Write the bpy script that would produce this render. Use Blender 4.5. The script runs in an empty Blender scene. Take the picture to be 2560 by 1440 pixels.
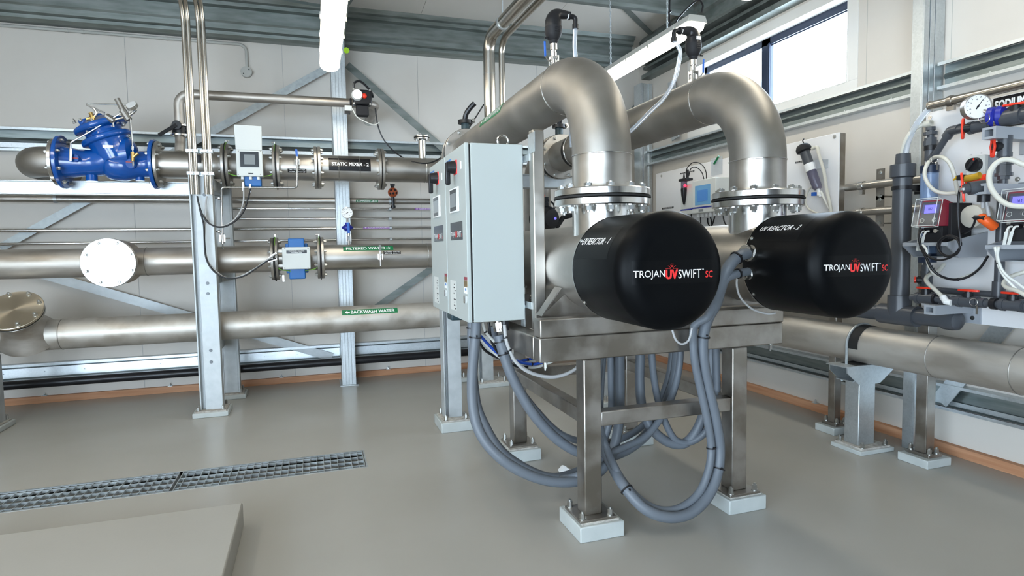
import bpy, math, random
from mathutils import Vector as V, Matrix, Quaternion
random.seed(7)
sc = bpy.context.scene
COL = sc.collection
PI = math.pi
# ---------------------------------------------------------------- camera
CAM_LOC = V((0, 0, 1.6)); FPX = 1504.6
yaw, pitch, roll = 0.31399, 0.066404, -0.017967
_c, _s = math.cos, math.sin
fw = V((_s(yaw)*_c(pitch), _c(yaw)*_c(pitch), -_s(pitch)))
r0 = V((_c(yaw), -_s(yaw), 0)); u0 = r0.cross(fw)
rt = r0*_c(roll) + u0*_s(roll); up = -r0*_s(roll) + u0*_c(roll)
cam = bpy.data.cameras.new('camera'); camo = bpy.data.objects.new('camera', cam); COL.objects.link(camo)
camo.matrix_world = Matrix(((rt.x, up.x, -fw.x, 0), (rt.y, up.y, -fw.y, 0), (rt.z, up.z, -fw.z, 1.6), (0, 0, 0, 1)))
cam.sensor_width = 36; cam.lens = 36*FPX/2560; cam.clip_start = .05; cam.clip_end = 200
sc.camera = camo
# ---------------------------------------------------------------- world, daylight, exposure
w = bpy.data.worlds.new('world'); sc.world = w; w.use_nodes = True
bg = w.node_tree.nodes['Background']; bg.inputs[0].default_value = (.70, .85, 1.0, 1); bg.inputs[1].default_value = 9.5
sc.view_settings.view_transform = 'Standard'; sc.view_settings.look = 'None'
sc.view_settings.gamma = 1; sc.view_settings.use_curve_mapping = False
sc.view_settings.exposure = 1.0
LAMP = 7.5
def portal(loc, rot, sx, sy):
    l = bpy.data.lights.new('daylight_portal', 'AREA'); l.shape = 'RECTANGLE'; l.size = sx; l.size_y = sy
    l.cycles.is_portal = True
    o = bpy.data.objects.new('daylight_portal', l); o.location = loc; o.rotation_euler = rot; COL.objects.link(o)
portal((4.62, 5.2, 3.35), (0, PI/2, 0), .75, 2.2)
portal((-2.9, -5.45, 1.6), (-PI/2, 0, 0), 3.8, 3.2)
portal((-4.95, -1.6, 1.5), (0, -PI/2, 0), 3.0, 4.2)  # added opening in the unseen left wall, brightens right wall and floor
# ---------------------------------------------------------------- pixel -> point on a true plane
def on(ax, px, py, v):
    d = rt*((px-1280)/FPX) - up*((py-720)/FPX) + fw
    return CAM_LOC + d*((v-CAM_LOC[ax])/d[ax])
def PX(px, py, v): return on(0, px, py, v)
def PY(px, py, v): return on(1, px, py, v)
def PZ(px, py, v): return on(2, px, py, v)
# ---------------------------------------------------------------- materials
MT = {}
def mat(name, col, rough=.5, metal=0, col2=None, scale=8, bump=0, bscale=60, stretch=(1, 1, 1), emit=None, estr=0,
        trans=0, alpha=1, spec=.5, rough2=None, contrast=(.35, .65), coat=0, vor=False, ior=1.45, detail=6):
    m = bpy.data.materials.new(name); m.use_nodes = True; MT[name] = m
    nt = m.node_tree; b = nt.nodes['Principled BSDF']; N = nt.nodes.new; L = nt.links.new
    b.inputs['Base Color'].default_value = (*col, 1); b.inputs['Roughness'].default_value = rough
    b.inputs['Metallic'].default_value = metal; b.inputs['IOR'].default_value = ior
    b.inputs['Specular IOR Level'].default_value = spec
    b.inputs['Transmission Weight'].default_value = trans; b.inputs['Alpha'].default_value = alpha
    b.inputs['Coat Weight'].default_value = coat
    if emit: b.inputs['Emission Color'].default_value = (*emit, 1); b.inputs['Emission Strength'].default_value = estr
    if col2 or bump or rough2 is not None:
        tc = N('ShaderNodeTexCoord'); mp = N('ShaderNodeMapping'); L(tc.outputs['Object'], mp.inputs[0])
        mp.inputs['Scale'].default_value = stretch
    if col2 or rough2 is not None:
        if vor:
            t = N('ShaderNodeTexVoronoi'); t.inputs['Scale'].default_value = scale
            sp = N('ShaderNodeSeparateColor'); L(t.outputs['Color'], sp.inputs[0]); out = sp.outputs[0]
            n2 = N('ShaderNodeTexNoise'); n2.inputs['Scale'].default_value = 5; n2.inputs['Detail'].default_value = 4
            L(mp.outputs[0], n2.inputs[0])
            mx = N('ShaderNodeMath'); mx.operation = 'MULTIPLY_ADD'; mx.inputs[1].default_value = .35
            sb = N('ShaderNodeMath'); sb.operation = 'MULTIPLY_ADD'; sb.inputs[1].default_value = 1.3; sb.inputs[2].default_value = -.35
            L(n2.outputs[0], sb.inputs[0]); L(out, mx.inputs[0]); L(sb.outputs[0], mx.inputs[2]); out = mx.outputs[0]
        else:
            t = N('ShaderNodeTexNoise'); t.inputs['Scale'].default_value = scale; t.inputs['Detail'].default_value = detail
            out = t.outputs[0]
        L(mp.outputs[0], t.inputs[0])
        rp = N('ShaderNodeMapRange'); rp.inputs[1].default_value = contrast[0]; rp.inputs[2].default_value = contrast[1]
        L(out, rp.inputs[0])
        if col2:
            mx = N('ShaderNodeMix'); mx.data_type = 'RGBA'; mx.inputs[6].default_value = (*col, 1); mx.inputs[7].default_value = (*col2, 1)
            L(rp.outputs[0], mx.inputs[0]); L(mx.outputs[2], b.inputs['Base Color'])
        if rough2 is not None:
            mr = N('ShaderNodeMapRange'); mr.inputs[3].default_value = rough; mr.inputs[4].default_value = rough2
            L(rp.outputs[0], mr.inputs[0]); L(mr.outputs[0], b.inputs['Roughness'])
    if bump:
        n = N('ShaderNodeTexNoise'); n.inputs['Scale'].default_value = bscale; n.inputs['Detail'].default_value = 4
        L(mp.outputs[0], n.inputs[0]); bp = N('ShaderNodeBump'); bp.inputs['Strength'].default_value = bump; bp.inputs['Distance'].default_value = .01
        L(n.outputs[0], bp.inputs['Height']); L(bp.outputs[0], b.inputs['Normal'])
    return m
mat('panel', (.57, .535, .485), .45, col2=(.60, .565, .515), scale=1.5, spec=.3)
mat('grey_wall', (.11, .11, .115), .6, spec=.2)  # unseen wall behind the camera, darkened so the end caps mirror less light
mat('floor', (.34, .325, .295), .27, col2=(.40, .385, .355), scale=1.3, spec=.45, contrast=(0, 1), detail=3)
mat('plinth', (.35, .335, .30), .4, col2=(.38, .365, .33), scale=2, contrast=(.2, .8), bump=.05, bscale=60)
mat('pad', (.42, .45, .44), .45, col2=(.47, .50, .49), scale=6, bump=.1, bscale=30)
mat('grout', (.30, .28, .25), .8, col2=(.5, .48, .44), scale=30, bump=.4, bscale=60)
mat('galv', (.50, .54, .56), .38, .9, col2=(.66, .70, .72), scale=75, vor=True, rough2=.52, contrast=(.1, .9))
mat('galv_paint', (.44, .47, .48), .5, .55, col2=(.55, .58, .59), scale=9, rough2=.62)
mat('galv_dull', (.32, .345, .345), .5, .8, col2=(.42, .445, .445), scale=20, rough2=.6)
mat('galv_roof', (.19, .215, .205), .40, .85, col2=(.28, .305, .295), scale=9, stretch=(.4, 1, 2), rough2=.55)
mat('steel', (.40, .375, .34), .33, 1, col2=(.53, .51, .48), scale=2.6, rough2=.46, stretch=(1, 1.6, 2.2), contrast=(.34, .66))
mat('steel_dirty', (.36, .32, .275), .40, .85, col2=(.52, .49, .45), scale=4.5, rough2=.55, stretch=(.5, 1, 1.6), contrast=(.36, .60), detail=9)
mat('steel_weathered', (.40, .36, .31), .42, .7, col2=(.56, .53, .48), scale=5, rough2=.52, stretch=(1, .4, 1.4), contrast=(.33, .56), detail=10)
mat('steel_matt', (.26, .245, .22), .46, .95, col2=(.38, .36, .335), scale=3.2, rough2=.58, contrast=(.3, .7), detail=10)
mat('steel_frame', (.31, .285, .255), .32, 1, col2=(.45, .425, .395), scale=6, rough2=.48, contrast=(.4, .62))
mat('bright', (.66, .65, .63), .17, 1, col2=(.56, .55, .53), scale=14, rough2=.27)
mat('tube', (.56, .53, .49), .22, 1, col2=(.48, .44, .38), scale=1.5, rough2=.28)
mat('bolt', (.50, .50, .48), .32, 1)
mat('bolt_dark', (.16, .17, .18), .5, .8)
mat('girt_shaded_web', (.20, .235, .235), .36, .95, col2=(.28, .315, .315), scale=14, stretch=(.3, .3, 3), rough2=.5)  # web colour darkened to paint in the shade inside the rail
mat('black', (.012, .012, .014), .33, spec=.4)
mat('black_matt', (.016, .016, .018), .6, spec=.3)
mat('cap_black', (.0015, .0018, .0024), .42, col2=(.0025, .003, .0036), scale=6, spec=.10, bump=.02, bscale=300)
mat('cap_label', (.002, .0024, .003), .34, spec=.14)
mat('rubber', (.012, .012, .012), .7)
mat('blue_valve', (.004, .075, .34), .16, col2=(.006, .09, .40), scale=6, bump=.08, bscale=25, coat=.4)
mat('blue_meter', (.01, .12, .38), .4)
mat('blue_plastic', (.02, .11, .45), .35)
mat('navy', (.012, .022, .05), .4)
mat('navy_diaphragm', (.012, .02, .26), .4)
mat('cabinet', (.40, .435, .425), .42, spec=.35, bump=.015, bscale=200)
mat('meter_grey', (.60, .62, .60), .45)
mat('white', (.78, .78, .77), .45)
mat('white_board', (.72, .72, .73), .35)
mat('reveal', (.70, .69, .66), .45)
mat('pvc', (.055, .06, .07), .32)
mat('pvc_light', (.30, .32, .35), .42)
mat('conduit_grey', (.125, .142, .165), .42, spec=.4)
mat('conduit_light', (.40, .40, .40), .4)
mat('cable_white', (.66, .66, .62), .4)
mat('cable_blue', (.02, .08, .45), .4)
mat('red', (.70, .035, .012), .38)
mat('maroon', (.26, .02, .04), .35)
mat('orange', (.80, .12, .02), .4)
mat('orange_brown', (.35, .07, .02), .5)
mat('green_sign', (.004, .16, .055), .4)
mat('purple_sign', (.30, .13, .42), .4)
mat('sign_black', (.008, .008, .01), .25)
mat('sign_white', (.85, .85, .85), .4)
mat('sign_red', (.75, .03, .03), .4)
mat('sign_blue', (.02, .16, .50), .4)
mat('brass', (.55, .36, .13), .3, 1)
mat('yellow_clear', (.60, .38, .03), .2, trans=.3)
mat('pine', (.40, .19, .10), .6, col2=(.52, .29, .17), scale=4, stretch=(.25, .25, 6), spec=.2)
mat('foam', (.36, .36, .35), .9, col2=(.42, .42, .41), scale=40)
mat('hole', (.01, .01, .01), .95, spec=0)
mat('pit', (.03, .028, .025), .9, spec=.1)
mat('lens', (.9, .95, .97), .05, trans=.9, alpha=.14)
mat('clear', (.80, .86, .92), .08, trans=.75, alpha=.55)
mat('clear_blue', (.25, .38, .62), .12, trans=.5, alpha=.75)
mat('clear_hose', (.70, .76, .85), .15, trans=.55, alpha=.7)
mat('milky', (.72, .70, .62), .35, trans=.25)
mat('smoky', (.16, .15, .22), .2, trans=.4, alpha=.85)
mat('screen_grey', (.22, .24, .25), .15)
mat('screen_dark', (.03, .035, .04), .2)
mat('screen_lit', (.08, .08, .3), .3, emit=(.20, .18, .95), estr=.55)
mat('screen_blue', (.05, .16, .36), .25, emit=(.03, .12, .35), estr=.25)
mat('led_red', (.8, .02, .05), .3, emit=(1, .02, .05), estr=2)
mat('blue_panel', (.14, .36, .62), .4)
mat('tube_light', (1, 1, 1), .4, emit=(1, .93, .78), estr=LAMP)
mat('fitting_grey', (.42, .42, .39), .5)
mat('green_yellow', (.16, .36, .05), .4)
mat('fluoro', (.35, .60, .02), .5)
mat('glass', (1, 1, 1), 0, trans=1, alpha=.12, ior=1.02)
mat('valve_green', (.02, .045, .055), .45)
# ---------------------------------------------------------------- mesh builder
ROOT = {}
class MB:
    def __init__(s): s.v = []; s.f = []; s.m = []; s.mi = 0
    def add(s, vs, fs):
        n = len(s.v); s.v += [V(p) for p in vs]
        for f in fs: s.f.append([i+n for i in f]); s.m.append(s.mi)
    def box(s, a, b):
        x0, y0, z0 = [min(a[i], b[i]) for i in range(3)]; x1, y1, z1 = [max(a[i], b[i]) for i in range(3)]
        s.add([(x0,y0,z0),(x1,y0,z0),(x1,y1,z0),(x0,y1,z0),(x0,y0,z1),(x1,y0,z1),(x1,y1,z1),(x0,y1,z1)],
              [(0,3,2,1),(4,5,6,7),(0,1,5,4),(1,2,6,5),(2,3,7,6),(3,0,4,7)]); return s
    def cbox(s, c, d): c = V(c); d = V(d)/2; return s.box(c-d, c+d)
    def obox(s, p0, p1, w_, h, upv=(0, 0, 1)):       # bar from p0 to p1, w_ across, h along upv
        p0 = V(p0); p1 = V(p1); d = (p1-p0).normalized(); upv = V(upv); a = d.cross(upv).normalized()*w_/2; b = a.cross(d).normalized()*h/2
        vs = [p+q for p in (p0, p1) for q in (-a-b, a-b, a+b, -a+b)]
        s.add(vs, [(0,1,2,3),(7,6,5,4),(0,4,5,1),(1,5,6,2),(2,6,7,3),(3,7,4,0)]); return s
    def sqtube(s, x0, x1, y0, y1, z0, z1, t):             # square hollow section along x
        for (a, b, c, d, inn) in ((y0, y1, z0, z1, 0), (y0+t, y1-t, z0+t, z1-t, 1)):
            n = [(x0, a, c), (x0, b, c), (x0, b, d), (x0, a, d), (x1, a, c), (x1, b, c), (x1, b, d), (x1, a, d)]; s.add(n, [(0, 1, 5, 4), (1, 2, 6, 5), (2, 3, 7, 6), (3, 0, 4, 7)])
        k = len(s.v)-16
        for e in (0, 4): 
            for i in range(4): j = (i+1) % 4; s.f.append([k+e+i, k+e+j, k+8+e+j, k+8+e+i]); s.m.append(s.mi)
        return s
    def prism(s, pts, ext):                           # closed polygon (3D points) pushed along ext
        n = len(pts); ext = V(ext); pts = [V(p) for p in pts]
        s.add(pts+[p+ext for p in pts], [tuple(range(n))[::-1], tuple(range(n, 2*n))]+[(i, (i+1) % n, n+(i+1) % n, n+i) for i in range(n)]); return s
    def lathe(s, prof, o, axis, seg=32, cap=True, a0=0, a1=2*PI):   # prof: (radius, along)
        o = V(o); ax = V(axis).normalized(); t = ax.orthogonal().normalized()
        if abs(ax.z) < .9: t = (V((0, 0, 1))-ax*ax.z).normalized()
        q = ax.cross(t); full = abs(a1-a0-2*PI) < 1e-6; n = seg if full else seg+1
        vs = [o+ax*h+(t*math.cos(a0+(a1-a0)*k/seg)+q*math.sin(a0+(a1-a0)*k/seg))*r for r, h in prof for k in range(n)]
        fs = []
        for i in range(len(prof)-1):
            for k in range(seg):
                k2 = (k+1) % n; fs.append((i*n+k, i*n+k2, (i+1)*n+k2, (i+1)*n+k))
        if cap and full:
            if prof[0][0] > 1e-6: fs.append(tuple(range(n))[::-1])
            if prof[-1][0] > 1e-6: fs.append(tuple((len(prof)-1)*n+k for k in range(n)))
        s.add(vs, fs); return s
    def cyl(s, p0, p1, r, seg=24, r2=None):
        p0 = V(p0); p1 = V(p1); return s.lathe([(r, 0), (r if r2 is None else r2, (p1-p0).length)], p0, p1-p0, seg)
    def tube(s, pts, r, seg=16, closed=False):
        pts = [V(p) for p in pts]; n = len(pts); T = []
        for i in range(n):
            a = pts[i-1] if (i or closed) else pts[0]; b = pts[(i+1) % n] if (i < n-1 or closed) else pts[-1]
            T.append((b-a).normalized())
        u = T[0].orthogonal().normalized(); vs = []
        if abs(T[0].z) < .9: u = (V((0, 0, 1))-T[0]*T[0].z).normalized()
        for i in range(n):
            u = (u-T[i]*u.dot(T[i])).normalized(); q = T[i].cross(u); rr = r[i] if isinstance(r, (list, tuple)) else r
            vs += [pts[i]+(u*math.cos(2*PI*k/seg)+q*math.sin(2*PI*k/seg))*rr for k in range(seg)]
        fs = []
        for i in range(n if closed else n-1):
            j = (i+1) % n
            for k in range(seg): fs.append((i*seg+k, i*seg+(k+1) % seg, j*seg+(k+1) % seg, j*seg+k))
        if not closed: fs += [tuple(range(seg))[::-1], tuple((n-1)*seg+k for k in range(seg))]
        s.add(vs, fs); return s
    def sphere(s, c, r, seg=20, rings=12, sc_=(1, 1, 1)):
        n0 = len(s.v); s.lathe([(max(1e-7, r*math.sin(PI*i/rings)), -r*math.cos(PI*i/rings)) for i in range(rings+1)], (0, 0, 0), (0, 0, 1), seg, cap=False)
        for i in range(n0, len(s.v)): p = s.v[i]; s.v[i] = V(c)+V((p.x*sc_[0], p.y*sc_[1], p.z*sc_[2]))
        return s
    def hexa(s, p0, p1, r): return s.cyl(p0, p1, r, 6)
    def obj(s, name, mats, parent=None, bev=0, bseg=2, ang=35, flat=False):
        L = ROOT.get(parent.name, V((0, 0, 0))) if parent else V((0, 0, 0))
        me = bpy.data.meshes.new(name); me.from_pydata([tuple(p-L) for p in s.v], [], s.f); me.update()
        if isinstance(mats, str): mats = [mats]
        for m in mats: me.materials.append(MT[m])
        for p, i in zip(me.polygons, s.m): p.material_index = i
        import bmesh
        bm = bmesh.new(); bm.from_mesh(me); bmesh.ops.recalc_face_normals(bm, faces=bm.faces); bm.to_mesh(me); bm.free()
        if not flat:
            me.shade_smooth(); me.set_sharp_from_angle(angle=math.radians(ang))
        o = bpy.data.objects.new(name, me); COL.objects.link(o)
        if parent: o.parent = parent; ROOT[o.name] = L
        if bev:
            b = o.modifiers.new('bevel', 'BEVEL'); b.width = bev; b.segments = bseg; b.limit_method = 'ANGLE'; b.angle_limit = math.radians(50)
            b.harden_normals = False
        return o
def thing(name, label, cat, loc=(0, 0, 0), group=None):
    o = bpy.data.objects.new(name, None); COL.objects.link(o); o.location = loc; o.empty_display_size = .1
    ROOT[o.name] = V(loc); return tag(o, label, cat, group)
def tag(o, label, cat, group=None):
    o['label'] = label; o['category'] = cat
    if group: o['group'] = group
    return o
def struct(o, label=None):
    o['kind'] = 'structure'
    if label: o['label'] = label
    return o
def rnd(pts, r, n=8):                                 # polyline with rounded corners
    pts = [V(p) for p in pts]; out = [pts[0]]
    for i in range(1, len(pts)-1):
        a, b, c = pts[i-1], pts[i], pts[i+1]; d1 = (a-b).normalized(); d2 = (c-b).normalized()
        ang = d1.angle(d2)
        rr = r[i-1] if isinstance(r, (list, tuple)) else r
        t = min(rr/math.tan(ang/2), (a-b).length*.499 if i > 1 else (a-b).length*.99, (c-b).length*.499 if i < len(pts)-2 else (c-b).length*.99)
        rr = t*math.tan(ang/2); cen = b+(d1+d2).normalized()*(rr/math.sin(ang/2)); p0 = b+d1*t; p1 = b+d2*t
        e0 = p0-cen; e1 = p1-cen; th = e0.angle(e1); axs = e0.cross(e1).normalized()
        for k in range(n+1): out.append(cen+Quaternion(axs, th*k/n) @ e0)
    out.append(pts[-1]); return out
def cat(pts, n=6):                                    # smooth curve through points
    pts = [V(p) for p in pts]; P = [pts[0]*2-pts[1]]+pts+[pts[-1]*2-pts[-2]]; out = []
    for i in range(1, len(P)-2):
        a, b, c, d = P[i-1:i+3]
        for k in range(n):
            t = k/n; out.append(.5*((2*b)+(c-a)*t+(2*a-5*b+4*c-d)*t*t+(3*b-a-3*c+d)*t**3))
    out.append(pts[-1]); return out
_bolt = {}
def bolt(parent, p, axis, r, h, name='bolt', m='bolt'):   # hex head and stud end, shares one mesh per size
    key = (round(r, 4), round(h, 4), m)
    L = ROOT.get(parent.name, V((0, 0, 0)))
    if key not in _bolt:
        b = MB(); b.cyl((0, 0, 0), (0, 0, h*.15), r*1.25, 12); b.hexa((0, 0, h*.15), (0, 0, h*.75), r); b.cyl((0, 0, h*.75), (0, 0, h), r*.5, 8)
        ROOT['__t'] = V((0, 0, 0)); o = b.obj(name, m); _bolt[key] = o.data
    else:
        o = bpy.data.objects.new(name, _bolt[key]); COL.objects.link(o)
    o.parent = parent; o.location = V(p)-L; o.rotation_mode = 'QUATERNION'; o.rotation_quaternion = V((0, 0, 1)).rotation_difference(V(axis).normalized())
    ROOT[o.name] = L; return o
def basis(axis):
    ax = V(axis).normalized(); t = (V((0, 0, 1))-ax*ax.z).normalized() if abs(ax.z) < .9 else V((1, 0, 0)); return ax, t, ax.cross(t)
def flange(parent, c, axis, rp, rf, th, n, m='steel', both=True, br=None, bh=None, off=.5, name='flange', bore=True, sides=(1, -1)):
    c = V(c); ax, t, q = basis(axis); br = br or rf*.075; bh = bh or rf*.125
    e = th*.12; b = MB(); ri = rp*.98 if bore else 1e-4
    b.lathe([(ri, -th/2), (rf-e, -th/2), (rf, -th/2+e), (rf, th/2-e), (rf-e, th/2), (ri, th/2)], c, ax, 48, cap=False)
    f = b.obj(name, m, parent)
    for k in range(n):
        a = 2*PI*(k+off)/n; p = c+(t*math.cos(a)+q*math.sin(a))*(rp+(rf-rp)*.62 if bore else rf*.86)
        for sd in sides: bolt(f, p+ax*sd*th/2, ax*sd, br, bh)
    return f
_txt = {}
def text2d(s, shear=0, off=0, res=3):
    k = (s, shear, off)
    if k not in _txt:
        cu = bpy.data.curves.new('t', 'FONT'); cu.body = s; cu.size = 1; cu.shear = shear; cu.offset = off; cu.resolution_u = res; cu.fill_mode = 'FRONT'
        o = bpy.data.objects.new('t', cu); me = o.to_mesh()
        import bmesh
        bm = bmesh.new(); bm.from_mesh(me)
        for yy in [.06*i for i in range(1, 14)]:                  # cut rows so lettering can bend round a pipe
            bmesh.ops.bisect_plane(bm, geom=bm.verts[:]+bm.edges[:]+bm.faces[:], plane_co=(0, yy, 0), plane_no=(0, 1, 0))
        bm.verts.index_update(); vs = [(v.co.x, v.co.y) for v in bm.verts]; fs = [tuple(v.index for v in p.verts) for p in bm.faces]; bm.free()
        o.to_mesh_clear(); bpy.data.objects.remove(o); bpy.data.curves.remove(cu)
        xs = [a for a, _ in vs]; ys = [a for _, a in vs]; x0, x1, y0, y1 = min(xs), max(xs), min(ys), max(ys)
        _txt[k] = ([((x-x0)/(x1-x0), (y-y0)/(y1-y0)) for x, y in vs], fs)
    return _txt[k]
def put_text(mb, s, fmap, u0, v0, u1, v1, shear=0, off=.02, lift=.0006):
    vs, fs = text2d(s, shear, 0); h = abs(v1-v0)                  # off thickens the strokes: the outline is laid several times, shifted a little
    n = [(0, 0)] if off <= 0 else [(-1, -.6), (1, -.6), (0, .6), (-1, .6), (1, .6), (0, -.6)] if off > .015 else [(-1, 0), (1, 0)]
    d = h*off*1.3
    for i, (a_, b_) in enumerate(n): mb.add([fmap(u0+(u1-u0)*a+a_*d, v0+(v1-v0)*b+b_*d, lift+i*.00002) for a, b in vs], fs)
def patch(mb, fmap, u0, v0, u1, v1, nu=1, nv=1, lift=.0003):
    vs = [fmap(u0+(u1-u0)*i/nu, v0+(v1-v0)*j/nv, lift) for j in range(nv+1) for i in range(nu+1)]
    mb.add(vs, [(j*(nu+1)+i, j*(nu+1)+i+1, (j+1)*(nu+1)+i+1, (j+1)*(nu+1)+i) for j in range(nv) for i in range(nu)])
def planar(o, ux, vy):                                # map metres on a flat face
    o = V(o); ux = V(ux).normalized(); vy = V(vy).normalized(); n = ux.cross(vy)
    return lambda u, v, l: o+ux*u+vy*v+n*l
def cylmap(o, ax, r, ang0, upd, sgn=1):               # u along the pipe, v arc length from ang0 (0 = towards side vec upd)
    o = V(o); ax = V(ax).normalized(); a = V(upd).normalized(); b = ax.cross(a)*sgn
    return lambda u, v, l: o+ax*u+(a*math.cos(ang0+v/r)+b*math.sin(ang0+v/r))*(r+l)
# ================================================================ room shell
YB, XR = 7.8, 4.5
b = MB(); b.box((-7.5, -6, -.3), (6, 8.2, 0)); 
fl = MB()                                    # floor with the drain channel cut in
DX0, DX1, DY0, DY1 = -4.6, .30, 4.50, 4.88
fl.box((-7, -5.6, -.25), (4.6, DY0, 0)); fl.box((-7, DY1, -.25), (4.6, 7.95, 0)); fl.box((DX1, DY0, -.25), (4.6, DY1, 0)); fl.box((-7, DY0, -.25), (DX0, DY1, 0))
fl.mi = 1; fl.box((DX0, DY0, -.30), (DX1, DY1, -.24))
struct(fl.obj('floor', ['floor', 'pit'], flat=True))
wb = MB(); xs = [-7, -5.16, -3.54, -1.92, -.29, 1.32, 2.94, 4.62]
for i in range(7): wb.box((xs[i]+.0025, YB, 0), (xs[i+1]-.0025, YB+.02, 4.6))
wb.mi = 1; wb.box((-7, YB+.003, 0), (4.62, YB+.15, 4.6))
struct(wb.obj('wall_back', ['panel', 'foam'], flat=True))
WY0, WY1, WZ0, WZ1 = 4.215, 6.42, 3.005, 3.76
wr = MB()
wr.box((XR, -5.6, 0), (XR+.15, YB, WZ0)); wr.box((XR, -5.6, WZ1), (XR+.15, YB, 5.6))
wr.box((XR, -5.6, WZ0), (XR+.15, WY0, WZ1)); wr.box((XR, WY1, WZ0), (XR+.15, YB, WZ1))
struct(wr.obj('wall_right', 'panel', flat=True))
wl = MB(); wl.box((-5.15, -5.65, 0), (-5, -3.7, 5.6)); wl.box((-5.15, .5, 0), (-5, 7.95, 5.6)); wl.box((-5.15, -3.7, 3.0), (-5, .5, 5.6)); struct(wl.obj('wall_left', 'panel', flat=True))  # gap put into this unseen wall to let in extra daylight
wf = MB(); wf.box((-5.15, -5.65, 0), (-4.8, -5.5, 5.6)); wf.box((-1.0, -5.65, 0), (4.65, -5.5, 5.6)); wf.box((-4.8, -5.65, 3.2), (-1.0, -5.5, 5.6))
struct(wf.obj('wall_front', 'grey_wall', flat=True))
def cz(y): return 4.44+(7.45-y)*.05
ce = MB(); cx = [-7.1, -5.16, -3.54, -1.92, -.29, 1.32, 2.94, 4.66]
for i in range(7):
    ce.prism([(cx[i]+.002, 7.95, cz(7.95)), (cx[i+1]-.002, 7.95, cz(7.95)), (cx[i+1]-.002, -5.6, cz(-5.6)), (cx[i]+.002, -5.6, cz(-5.6))], (0, 0, .02))
ce.mi = 1; ce.prism([(-7.15, 7.95, cz(7.95)+.003), (4.66, 7.95, cz(7.95)+.003), (4.66, -4.02, cz(-5.6)+.003), (-7.15, -4.02, cz(-5.6)+.003)], (0, 0, .12))
struct(ce.obj('ceiling', ['panel', 'foam'], flat=True))
# panel flashing joints on the right wall
for k, (y, ) in enumerate([(4.02,), (3.30,)]):
    t = MB(); t.box((XR-.002, y-.0015, 2.9), (XR, y+.0015, 4.4)); struct(t.obj('trim_%d' % (k+1), 'fitting_grey'))
# timber baseboards
bb = MB(); bb.box((-7, YB-.045, 0), (4.4, YB, .075)); struct(bb.obj('baseboard_back', 'pine', bev=.004))
bb = MB(); bb.box((XR-.055, -5.6, 0), (XR, 7.7, .075)); struct(bb.obj('baseboard_right', 'pine', bev=.004))
for i, px in enumerate((108, 424, 703, 970)):
    p = PY(px, 940-px*.03, YB-.02); q = thing('hold_down_bolt', 'galvanised hold-down bolt on the back timber sill, number'.replace(', number', '')+' '+['near the left end', 'left of the near galvanised post', 'right of the near galvanised post', 'right of the folded steel column'][i], 'bolt', (p.x, YB-.022, .075), 'hold-down bolts along the back timber sill')
    m = MB(); m.cbox((p.x, YB-.022, .077), (.05, .04, .004)); m.hexa((p.x, YB-.022, .078), (p.x, YB-.022, .095), .012); m.cyl((p.x, YB-.022, .09), (p.x, YB-.022, .108), .006, 8); m.obj('nut', 'galv', q)
q = PX(2038, 1006, XR-.03); t = thing('hold_down_bolt', 'galvanised hold-down bolt on the right-hand timber sill', 'bolt', (XR-.028, q.y, .075), 'hold-down bolts on the right sill')
m = MB(); m.cbox((XR-.028, q.y, .077), (.04, .05, .004)); m.hexa((XR-.028, q.y, .078), (XR-.028, q.y, .095), .012); m.cyl((XR-.028, q.y, .09), (XR-.028, q.y, .11), .006, 8); m.obj('nut', 'galv', t)
# window
wi = thing('window_1', 'high double window with dark navy frame and white reveal', 'window', (XR, 5.3, WZ0)); wi['kind'] = 'structure'; del wi['category']
m = MB()
for a, c in (((4.105, WZ0-.09), (6.60, WZ0)), ((4.105, WZ1), (6.60, WZ1+.10)), ((4.105, WZ0), (WY0, WZ1)), ((WY1, WZ0), (6.60, WZ1))):
    m.box((XR-.006, a[0], a[1]), (XR+.012, c[0], c[1]))
m.box((XR-.008, WY0-.012, WZ0-.008), (XR+.17, WY1+.012, WZ0+.004)); m.box((XR-.008, WY0-.012, WZ1-.004), (XR+.17, WY1+.012, WZ1+.008))
m.box((XR-.008, WY0-.012, WZ0), (XR+.17, WY0+.004, WZ1)); m.box((XR-.008, WY1-.004, WZ0), (XR+.17, WY1+.012, WZ1))
m.obj('window_reveal', 'reveal', wi, bev=.003)
m = MB(); fx0, fx1 = XR+.12, XR+.165
for a, c in (((WY0, WZ0), (WY1, WZ0+.036)), ((WY0, WZ1-.075), (WY1, WZ1)), ((WY0, WZ0), (WY0+.03, WZ1)), ((WY1-.04, WZ0), (WY1, WZ1)), ((5.30, WZ0), (5.43, WZ1))):
    m.box((fx0, a[0], a[1]), (fx1, c[0], c[1]))
m.box((fx0-.012, 5.30, WZ0+.03), (fx0, 5.325, WZ1-.06)); m.box((fx0-.012, 5.28, WZ1-.1), (fx0, WY0, WZ1-.085))
m.obj('window_frame', 'navy', wi, bev=.003)
m = MB(); m.box((XR+.145, WY0+.02, WZ0+.02), (XR+.150, 5.31, WZ1-.06)); m.box((XR+.145, 5.42, WZ0+.02), (XR+.150, WY1-.03, WZ1-.06)); m.obj('window_pane', 'glass', wi)
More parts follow.
